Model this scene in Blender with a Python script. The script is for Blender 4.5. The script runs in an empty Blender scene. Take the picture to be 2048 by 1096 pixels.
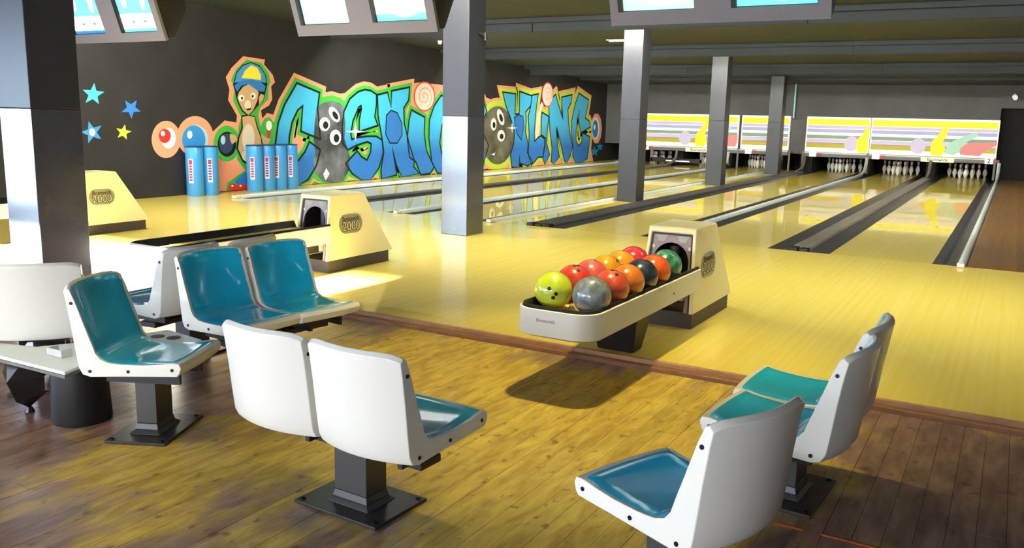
import bpy, bmesh, math, random
from mathutils import Vector, Matrix
random.seed(7)
S = bpy.context.scene
COL = S.collection
PI = math.pi

# ------------------------------------------------------------------ camera
cam_d = bpy.data.cameras.new('camera')
cam = bpy.data.objects.new('camera', cam_d); COL.objects.link(cam)
def cam_axes(yaw, pitch, roll):
    cy, sy, cp, sp = math.cos(yaw), math.sin(yaw), math.cos(pitch), math.sin(pitch)
    f = Vector((-sy*cp, cy*cp, -sp)); r = Vector((cy, sy, 0)); u = r.cross(f)
    cr, sr = math.cos(roll), math.sin(roll)
    return cr*r + sr*u, -sr*r + cr*u, f
_r, _u, _f = cam_axes(0.5224, 0.1829, 0.0230)
cam.matrix_world = Matrix(((_r.x, _u.x, -_f.x, 0.6536), (_r.y, _u.y, -_f.y, -10.1578), (_r.z, _u.z, -_f.z, 1.4724), (0, 0, 0, 1)))
cam_d.sensor_width = 36; cam_d.lens = 1723.7/2048*36; cam_d.clip_start = .05; cam_d.clip_end = 200
S.camera = cam

# ------------------------------------------------------------------ world, daylight, exposure
S.view_settings.view_transform = 'Standard'; S.view_settings.look = 'None'
S.view_settings.exposure = 0.0; S.view_settings.gamma = 1.0
S.view_settings.use_curve_mapping = False
W = bpy.data.worlds.new('world'); S.world = W; W.use_nodes = True
W.node_tree.nodes['Background'].inputs[0].default_value = (.72, .83, 1, 1)
W.node_tree.nodes['Background'].inputs[1].default_value = 1.0
def light(name, kind, loc, power, color=(1, 1, 1), target=None, **kw):
    d = bpy.data.lights.new(name, kind); d.energy = power; d.color = color
    for k, v in kw.items(): setattr(d, k, v)
    o = bpy.data.objects.new(name, d); COL.objects.link(o); o.location = loc
    if target is not None:
        o.rotation_euler = (Vector(target) - Vector(loc)).to_track_quat('-Z', 'Y').to_euler()
    return o
# low sun through the rear wall opening made for it
sun = light('sun', 'SUN', (0, -30, 9), 190, (1, .96, .88), angle=.012)
sun.rotation_euler = Vector((0.0, math.cos(math.radians(14)), -math.sin(math.radians(14)))).to_track_quat('-Z', 'Y').to_euler()
# daylight through the rear windows and the long window in the rear part of the left wall
for wx, pw in ((-8.6, 170), (-4.6, 235), (-.6, 225)):
    light('window_daylight', 'AREA', (wx, -13.9, 1.25), pw, (.86, .92, 1.0), (wx + .3, -3, .8), shape='RECTANGLE', size=3.2, size_y=1.1)
light('window_daylight', 'AREA', (-11.36, -10.4, 1.2), 660, (.56, .76, 1.0), (-3, -7.6, .6), shape='RECTANGLE', size=4.6, size_y=2.2)
# added lane lights behind each ceiling lap, tipped so their glow stays unseen
ADDED_BATTENS = [(-3.1, 235), (3.3, 150), (7.4, 110), (11.5, 62)]
for by, pw in ADDED_BATTENS:
    for bx in (-9.1, -4.5, .1):
        l = light('added_batten_light', 'AREA', (bx, by + .10, 3.19 - .0367*by - .13), pw*(1.35 if bx < -8 else 1), (1, .985, .84), shape='RECTANGLE', size=3.0, size_y=.12)
        l.rotation_euler = (math.radians(50 if by < 0 else 40), 0, 0)

# ------------------------------------------------------------------ mesh helpers
def box(x0, x1, y0, y1, z0, z1):
    v = [(x0, y0, z0), (x1, y0, z0), (x1, y1, z0), (x0, y1, z0), (x0, y0, z1), (x1, y0, z1), (x1, y1, z1), (x0, y1, z1)]
    return v, [(0, 3, 2, 1), (4, 5, 6, 7), (0, 1, 5, 4), (1, 2, 6, 5), (2, 3, 7, 6), (3, 0, 4, 7)]
def frustum(b, t):   # b, t: (x0,x1,y0,y1,z)
    v = [(b[0], b[2], b[4]), (b[1], b[2], b[4]), (b[1], b[3], b[4]), (b[0], b[3], b[4]), (t[0], t[2], t[4]), (t[1], t[2], t[4]), (t[1], t[3], t[4]), (t[0], t[3], t[4])]
    return v, [(0, 3, 2, 1), (4, 5, 6, 7), (0, 1, 5, 4), (1, 2, 6, 5), (2, 3, 7, 6), (3, 0, 4, 7)]
def prism(pts, a0, a1, axis='x'):   # closed outline in the two other axes, extruded along axis
    n = len(pts)
    def P(a, p): return {'x': (a, p[0], p[1]), 'y': (p[0], a, p[1]), 'z': (p[0], p[1], a)}[axis]
    v = [P(a0, p) for p in pts] + [P(a1, p) for p in pts]
    return v, [tuple(range(n))[::-1], tuple(range(n, 2*n))] + [(i, (i+1) % n, n + (i+1) % n, n + i) for i in range(n)]
def lathe(prof, n=20, c=(0, 0, 0)):
    v = []; f = []; m = len(prof)
    for r, z in prof:
        for i in range(n):
            a = 2*PI*i/n; v.append((c[0] + r*math.cos(a), c[1] + r*math.sin(a), c[2] + z))
    for j in range(m-1):
        for i in range(n):
            f.append((j*n+i, j*n+(i+1) % n, (j+1)*n+(i+1) % n, (j+1)*n+i))
    f.append(tuple(range(n))[::-1]); f.append(tuple((m-1)*n+i for i in range(n)))
    return v, f
def tube(path, r, n=10):
    v = []; f = []; path = [Vector(p) for p in path]; rs = r if isinstance(r, (list, tuple)) else [r]*len(path)
    for k, p in enumerate(path):
        t = (path[min(k+1, len(path)-1)] - path[max(k-1, 0)]).normalized()
        a = t.cross(Vector((0, 0, 1)));  a = a.normalized() if a.length > 1e-4 else Vector((1, 0, 0)); b = t.cross(a)
        for i in range(n):
            q = p + rs[k]*(math.cos(2*PI*i/n)*a + math.sin(2*PI*i/n)*b); v.append(tuple(q))
    for k in range(len(path)-1):
        for i in range(n): f.append((k*n+i, k*n+(i+1) % n, (k+1)*n+(i+1) % n, (k+1)*n+i))
    f.append(tuple(range(n))[::-1]); f.append(tuple((len(path)-1)*n+i for i in range(n)))
    return v, f
def grid(rows):      # rows of points -> open sheet
    n = len(rows[0]); v = [p for r in rows for p in r]
    return v, [(j*n+i, j*n+i+1, (j+1)*n+i+1, (j+1)*n+i) for j in range(len(rows)-1) for i in range(n-1)]
def join(*gs):
    v = []; f = []
    for a, b in gs:
        o = len(v); v += list(a); f += [tuple(i+o for i in q) for q in b]
    return v, f
def mesh(name, g, m, smooth=None):
    me = bpy.data.meshes.new(name); me.from_pydata([tuple(p) for p in g[0]], [], g[1]); me.update()
    bm = bmesh.new(); bm.from_mesh(me); bmesh.ops.recalc_face_normals(bm, faces=bm.faces); bm.to_mesh(me); bm.free()
    if m: me.materials.append(M[m] if isinstance(m, str) else m)
    if smooth is not None:
        me.shade_smooth(); me.set_sharp_from_angle(angle=math.radians(smooth))
    return me
def obj(name, g, m, parent=None, smooth=None, bevel=0, loc=(0, 0, 0), seg=2):
    me = g if isinstance(g, bpy.types.Mesh) else mesh(name, g, m, smooth)
    o = bpy.data.objects.new(name, me); COL.objects.link(o); o.parent = parent; o.location = loc
    if bevel:
        b = o.modifiers.new('bevel', 'BEVEL'); b.width = bevel; b.segments = seg; b.harden_normals = True; b.limit_method = 'ANGLE'; b.angle_limit = math.radians(40)
    return o
def tag(o, label, cat, group=None):
    o['label'] = label; o['category'] = cat
    if group: o['group'] = group
    return o
def thing(name, label, cat, loc=(0, 0, 0), rz=0, group=None):
    o = bpy.data.objects.new(name, None); COL.objects.link(o); o.empty_display_size = .1
    o.location = loc; o.rotation_euler = (0, 0, rz)
    return tag(o, label, cat, group)
def struct(name, g, m, parent=None, **kw):
    o = obj(name, g, m, parent, **kw); o['kind'] = 'structure'; return o
def copy_tree(root, loc, rz, label, group=None, skip=()):
    r = root.copy(); COL.objects.link(r); r.location = loc; r.rotation_euler = (0, 0, rz); r['label'] = label
    if group: r['group'] = group
    def rec(src, dst):
        for ch in [c for c in src.children]:
            if ch.name.split('.')[0] in skip: continue
            c = ch.copy(); COL.objects.link(c); c.parent = dst; rec(ch, c)
    rec(root, r)
    return r
def text_geo(txt, size, bold=0.0):
    cu = bpy.data.curves.new('txt', 'FONT'); cu.body = txt; cu.size = size; cu.align_x = 'CENTER'; cu.align_y = 'CENTER'; cu.extrude = .001; cu.offset = bold; cu.resolution_u = 3
    o = bpy.data.objects.new('txt', cu); COL.objects.link(o)
    dg = bpy.context.evaluated_depsgraph_get(); me = bpy.data.meshes.new_from_object(o.evaluated_get(dg))
    g = ([tuple(v.co) for v in me.vertices], [tuple(p.vertices) for p in me.polygons])
    bpy.data.objects.remove(o); bpy.data.curves.remove(cu); bpy.data.meshes.remove(me)
    return g
def xf(g, mtx): return [tuple(mtx @ Vector(p)) for p in g[0]], g[1]

# ------------------------------------------------------------------ materials
M = {}
def lin(c): return tuple(((x/255)/12.92 if x/255 <= .04045 else ((x/255+.055)/1.055)**2.4) for x in c)
def mat(name, rgb, rough=.5, metal=0, coat=0, var=0, vscale=6, bump=0, emit=0, stretch=None, spec=.5, coat_r=.05, rgb2=None, rand=0):
    m = bpy.data.materials.new(name); m.use_nodes = True; nt = m.node_tree; b = nt.nodes['Principled BSDF']
    c = (*lin(rgb), 1); b.inputs['Base Color'].default_value = c; b.inputs['Roughness'].default_value = rough; b.inputs['Metallic'].default_value = metal
    b.inputs['Coat Weight'].default_value = coat; b.inputs['Coat Roughness'].default_value = coat_r; b.inputs['Specular IOR Level'].default_value = spec
    if emit: b.inputs['Emission Color'].default_value = c; b.inputs['Emission Strength'].default_value = emit
    if var or rgb2 or bump:
        geo = nt.nodes.new('ShaderNodeNewGeometry'); mp = nt.nodes.new('ShaderNodeMapping'); nt.links.new(geo.outputs['Position'], mp.inputs[0])
        mp.inputs['Scale'].default_value = stretch or (1, 1, 1)
        no = nt.nodes.new('ShaderNodeTexNoise'); no.inputs['Scale'].default_value = vscale; no.inputs['Detail'].default_value = 5; nt.links.new(mp.outputs[0], no.inputs['Vector'])
        rp = nt.nodes.new('ShaderNodeValToRGB'); rp.color_ramp.elements[0].position = .36; rp.color_ramp.elements[1].position = .66
        rp.color_ramp.elements[0].color = (*[x*(1-var) for x in c[:3]], 1); rp.color_ramp.elements[1].color = (*lin(rgb2), 1) if rgb2 else (*[min(1, x*(1+var)) for x in c[:3]], 1)
        nt.links.new(no.outputs['Fac'], rp.inputs[0]); out = rp.outputs[0]
        if rand:
            oi = nt.nodes.new('ShaderNodeObjectInfo'); mr = nt.nodes.new('ShaderNodeMapRange'); mr.inputs[3].default_value = 1-rand; mr.inputs[4].default_value = 1+rand
            nt.links.new(oi.outputs['Random'], mr.inputs[0]); mx = nt.nodes.new('ShaderNodeVectorMath'); mx.operation = 'SCALE'
            nt.links.new(out, mx.inputs[0]); nt.links.new(mr.outputs[0], mx.inputs['Scale']); out = mx.outputs[0]
        nt.links.new(out, b.inputs['Base Color'])
        if emit: nt.links.new(out, b.inputs['Emission Color'])
        if bump:
            bp = nt.nodes.new('ShaderNodeBump'); bp.inputs['Strength'].default_value = bump; bp.inputs['Distance'].default_value = .01
            nt.links.new(no.outputs['Fac'], bp.inputs['Height']); nt.links.new(bp.outputs[0], b.inputs['Normal'])
    M[name] = m; return m
def wood(name, rgb, rgb2, width, rough, coat, coat_r=.06, tone=.12):   # narrow boards running along Y
    m = bpy.data.materials.new(name); m.use_nodes = True; nt = m.node_tree; N = nt.nodes.new; Lk = nt.links.new; b = nt.nodes['Principled BSDF']
    geo = N('ShaderNodeNewGeometry'); sp = N('ShaderNodeSeparateXYZ'); Lk(geo.outputs['Position'], sp.inputs[0])
    dv = N('ShaderNodeMath'); dv.operation = 'DIVIDE'; dv.inputs[1].default_value = width; Lk(sp.outputs[0], dv.inputs[0])
    fl = N('ShaderNodeMath'); fl.operation = 'FLOOR'; Lk(dv.outputs[0], fl.inputs[0])
    wn = N('ShaderNodeTexWhiteNoise'); wn.noise_dimensions = '1D'; Lk(fl.outputs[0], wn.inputs['W'])
    mp = N('ShaderNodeMapping'); mp.inputs['Scale'].default_value = (14, .5, 1); Lk(geo.outputs['Position'], mp.inputs[0])
    no = N('ShaderNodeTexNoise'); no.inputs['Scale'].default_value = 2; no.inputs['Detail'].default_value = 6; Lk(mp.outputs[0], no.inputs['Vector'])
    ad = N('ShaderNodeMath'); ad.operation = 'MULTIPLY_ADD'; ad.inputs[1].default_value = tone*3; Lk(wn.outputs['Value'], ad.inputs[0]); Lk(no.outputs['Fac'], ad.inputs[2])
    rp = N('ShaderNodeValToRGB'); rp.color_ramp.elements[0].position = .35; rp.color_ramp.elements[1].position = .95
    rp.color_ramp.elements[0].color = (*lin(rgb), 1); rp.color_ramp.elements[1].color = (*lin(rgb2), 1); Lk(ad.outputs[0], rp.inputs[0])
    Lk(rp.outputs[0], b.inputs['Base Color']); b.inputs['Roughness'].default_value = rough; b.inputs['Coat Weight'].default_value = coat; b.inputs['Coat Roughness'].default_value = coat_r
    M[name] = m; return m
wood('maple_approach', (241, 219, 112), (231, 204, 82), .027, .42, .8, .1, .1)
wood('maple_lane', (236, 211, 58), (228, 198, 34), .027, .35, .9, .035, .1)
wood('maple_head', (241, 221, 116), (232, 207, 86), .027, .38, .9, .04, .1)
wood('side_wood', (134, 96, 44), (104, 72, 34), .06, .5, .3, .2)
def floor_planks():
    m = bpy.data.materials.new('plank'); m.use_nodes = True; nt = m.node_tree; N = nt.nodes.new; Lk = nt.links.new; b = nt.nodes['Principled BSDF']
    geo = N('ShaderNodeNewGeometry')
    def noise(scale, st, det=5, dist=0):
        mp = N('ShaderNodeMapping'); mp.inputs['Scale'].default_value = st; Lk(geo.outputs['Position'], mp.inputs[0])
        n = N('ShaderNodeTexNoise'); n.inputs['Scale'].default_value = scale; n.inputs['Detail'].default_value = det; n.inputs['Distortion'].default_value = dist; Lk(mp.outputs[0], n.inputs['Vector']); return n.outputs['Fac']
    def ramp(fac, p0, p1, c0, c1):
        r = N('ShaderNodeValToRGB'); r.color_ramp.elements[0].position = p0; r.color_ramp.elements[1].position = p1; r.color_ramp.elements[0].color = (*c0, 1); r.color_ramp.elements[1].color = (*c1, 1); Lk(fac, r.inputs[0]); return r.outputs[0]
    def mix(f, a, c, mode='MIX'):
        x = N('ShaderNodeMix'); x.data_type = 'RGBA'; x.blend_type = mode
        (Lk(f, x.inputs[0]) if hasattr(f, 'links') else setattr(x.inputs[0], 'default_value', f)); Lk(a, x.inputs[6]); Lk(c, x.inputs[7]); return x.outputs[2]
    worn_lit = ramp(noise(9, (2.2, .5, 1), 7, .6), .35, .7, lin((170, 138, 44)), lin((214, 184, 80)))
    dark = ramp(noise(8, (2.5, .6, 1), 6), .35, .7, lin((106, 80, 72)), lin((156, 124, 108)))
    # lamp's yellow pool painted in with the walked-off varnish, mid-bay, fading outwards
    big = noise(.8, (1, 1, 1), 4, .3)
    sp = N('ShaderNodeSeparateXYZ'); Lk(geo.outputs['Position'], sp.inputs[0])
    dst = N('ShaderNodeVectorMath'); dst.operation = 'DISTANCE'; Lk(geo.outputs['Position'], dst.inputs[0]); dst.inputs[1].default_value = (-1.5, -6.55, -.05)
    mr = N('ShaderNodeMapRange'); mr.inputs[1].default_value = .5; mr.inputs[2].default_value = 2.2; mr.inputs[3].default_value = .26; mr.inputs[4].default_value = -.16; Lk(dst.outputs['Value'], mr.inputs[0])
    ad = N('ShaderNodeMath'); ad.operation = 'ADD'; Lk(big, ad.inputs[0]); Lk(mr.outputs[0], ad.inputs[1])
    fine = noise(5, (1.6, .7, 1), 6); ad2 = N('ShaderNodeMath'); ad2.operation = 'MULTIPLY_ADD'; ad2.inputs[1].default_value = .45; Lk(fine, ad2.inputs[0]); Lk(ad.outputs[0], ad2.inputs[2])
    wear_and_pool = ramp(ad2.outputs[0], .66, .80, (0, 0, 0), (1, 1, 1))
    col = mix(wear_and_pool, dark, worn_lit)
    scuff = ramp(noise(16, (1.3, .8, 1), 3), .62, .72, (1, 1, 1), (.5, .42, .36)); col = mix(1.0, col, scuff, 'MULTIPLY')
    oi = N('ShaderNodeObjectInfo'); r2 = N('ShaderNodeMapRange'); r2.inputs[3].default_value = .91; r2.inputs[4].default_value = 1.08; Lk(oi.outputs['Random'], r2.inputs[0])
    sc = N('ShaderNodeVectorMath'); sc.operation = 'SCALE'; Lk(col, sc.inputs[0]); Lk(r2.outputs[0], sc.inputs['Scale']); Lk(sc.outputs[0], b.inputs['Base Color'])
    rr = N('ShaderNodeMapRange'); rr.inputs[3].default_value = .30; rr.inputs[4].default_value = .55; Lk(wear_and_pool, rr.inputs[0]); Lk(rr.outputs[0], b.inputs['Roughness'])
    b.inputs['Coat Weight'].default_value = .25; b.inputs['Coat Roughness'].default_value = .25
    M['plank'] = m
floor_planks()
mat('wall_black', (38, 37, 41), .6, var=.15, vscale=2); mat('wall_grey', (84, 84, 86), .7, var=.08, vscale=1.5); mat('ceiling_paint', (48, 55, 61), .75, var=.1, vscale=.8, stretch=(1, .6, 1))
mat('wall_plain', (150, 148, 142), .8); mat('line_orange', (214, 110, 40), .5); mat('pit_black', (14, 14, 15), .8)
mat('column_dark', (46, 47, 56), .4, var=.08, vscale=3); mat('column_lower', (52, 54, 66), .22, coat=1, coat_r=.12, spec=.8, var=.06, vscale=5)
mat('gutter', (62, 62, 66), .32, spec=.6, var=.15, vscale=5, stretch=(1, .3, 1)); mat('cap_grey', (118, 110, 98), .4, var=.2, vscale=3, stretch=(4, .4, 1)); mat('cap_dark', (62, 57, 54), .4, var=.15, vscale=3)
mat('cap_white', (214, 222, 216), .3); mat('rubber', (22, 22, 24), .5); mat('edge_trim', (132, 88, 52), .45, var=.2, vscale=9, stretch=(1, 3, 3)); mat('edge_trim_light', (176, 130, 92), .4, var=.15, vscale=9)
mat('shell', (238, 234, 224), .28, coat=.3, coat_r=.1); mat('pad', (20, 202, 250), .16, coat=.9, coat_r=.05, spec=.6, var=.06, vscale=7); mat('screw', (40, 42, 48), .3, .8)
mat('post_grey', (72, 70, 70), .38, .2); mat('plate_dark', (60, 58, 57), .3, .3, var=.15, vscale=12)
mat('hood', (240, 228, 172), .35, coat=.25, coat_r=.12); mat('hood_front', (244, 240, 228), .35); mat('mauve', (142, 120, 124), .35); mat('plinth', (66, 56, 56), .5); mat('badge', (150, 146, 128), .35, .3); mat('badge_ink', (66, 62, 58), .4); mat('tray', (244, 240, 228), .3, coat=.3); mat('tray_inner', (236, 214, 130), .4); mat('print_grey', (170, 168, 164), .5); mat('white_print', (232, 224, 226), .5)
mat('can_blue', (60, 152, 224), .3, coat=.3, coat_r=.1); mat('can_rim', (28, 52, 92), .4); mat('can_label', (240, 206, 204), .5); mat('can_mark', (178, 40, 84), .5); mat('can_mark2', (92, 62, 150), .5)
mat('pin', (236, 236, 232), .25, coat=.4); mat('pin_red', (190, 40, 36), .3)
mat('monitor_front', (120, 118, 130), .45); mat('monitor_side', (44, 42, 42), .5)
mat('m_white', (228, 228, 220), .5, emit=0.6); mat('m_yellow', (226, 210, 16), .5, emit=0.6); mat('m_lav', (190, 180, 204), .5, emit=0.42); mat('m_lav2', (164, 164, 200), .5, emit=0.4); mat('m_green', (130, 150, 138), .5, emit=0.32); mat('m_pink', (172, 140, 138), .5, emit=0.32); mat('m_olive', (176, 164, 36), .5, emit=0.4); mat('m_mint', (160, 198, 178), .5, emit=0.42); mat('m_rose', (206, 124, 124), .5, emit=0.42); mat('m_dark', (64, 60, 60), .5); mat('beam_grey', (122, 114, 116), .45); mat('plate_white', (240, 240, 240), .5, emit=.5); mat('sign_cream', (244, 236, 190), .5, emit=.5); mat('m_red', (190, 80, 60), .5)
mat('bag', (26, 26, 28), .18, spec=.7); mat('lamp_glow', (255, 244, 210), .5, emit=6); mat('lamp_body', (190, 190, 186), .5); mat('pipe_teal', (150, 190, 196), .35, .3); mat('glass_frame', (90, 88, 86), .5)
# screens
for n_, a_, e_ in (('scr_blue', (110, 186, 232), .9), ('scr_white', (246, 252, 255), 1.3), ('scr_pink', (244, 170, 206), 1.0), ('scr_mint', (186, 232, 214), 1.0), ('scr_cyan', (120, 220, 226), .9), ('scr_deep', (58, 138, 206), .8), ('scr_cream', (238, 240, 226), 1.0)): mat(n_, a_, .25, emit=e_)
# mural paint
def grad(name, z0, z1, c0, c1):
    m = bpy.data.materials.new(name); m.use_nodes = True; nt = m.node_tree; b = nt.nodes['Principled BSDF']
    geo = nt.nodes.new('ShaderNodeNewGeometry'); sp = nt.nodes.new('ShaderNodeSeparateXYZ'); mr = nt.nodes.new('ShaderNodeMapRange'); rp = nt.nodes.new('ShaderNodeValToRGB')
    nt.links.new(geo.outputs['Position'], sp.inputs[0]); nt.links.new(sp.outputs[2], mr.inputs[0]); mr.inputs[1].default_value = z0; mr.inputs[2].default_value = z1; nt.links.new(mr.outputs[0], rp.inputs[0])
    rp.color_ramp.elements[0].color = (*lin(c0), 1); rp.color_ramp.elements[1].color = (*lin(c1), 1); nt.links.new(rp.outputs[0], b.inputs['Base Color']); b.inputs['Roughness'].default_value = .5; M[name] = m
grad('blue_letter', .55, 1.25, (44, 122, 216), (70, 192, 252))
for n_, c_ in (('blue_letter2', (78, 150, 222)), ('blue_deep', (50, 126, 216)), ('coral', (252, 164, 128)), ('green', (70, 184, 70)), ('lime', (196, 222, 70)), ('ink', (12, 14, 20)), ('white', (250, 250, 250)), ('hole', (16, 18, 22)), ('red', (220, 50, 44)), ('red_ring', (222, 92, 76)), ('candy', (255, 226, 214)), ('blue_dot', (20, 136, 206)), ('skin', (214, 176, 128)), ('skin_light', (242, 226, 204)), ('yellow', (250, 236, 70)), ('ball_blue', (54, 150, 222)), ('ball_pale', (176, 214, 240)), ('ball_navy', (52, 66, 104)), ('star_cyan', (76, 188, 224)), ('star_blue', (52, 128, 214)), ('star_blue2', (60, 142, 216)), ('star_yellow', (226, 220, 74))): mat(n_, c_, .55)
mat('ball_grey', (58, 62, 72), .5, rgb2=(132, 142, 156), vscale=1.6); mat('ball_olive', (70, 68, 58), .5, rgb2=(124, 122, 108), vscale=2)

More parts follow.
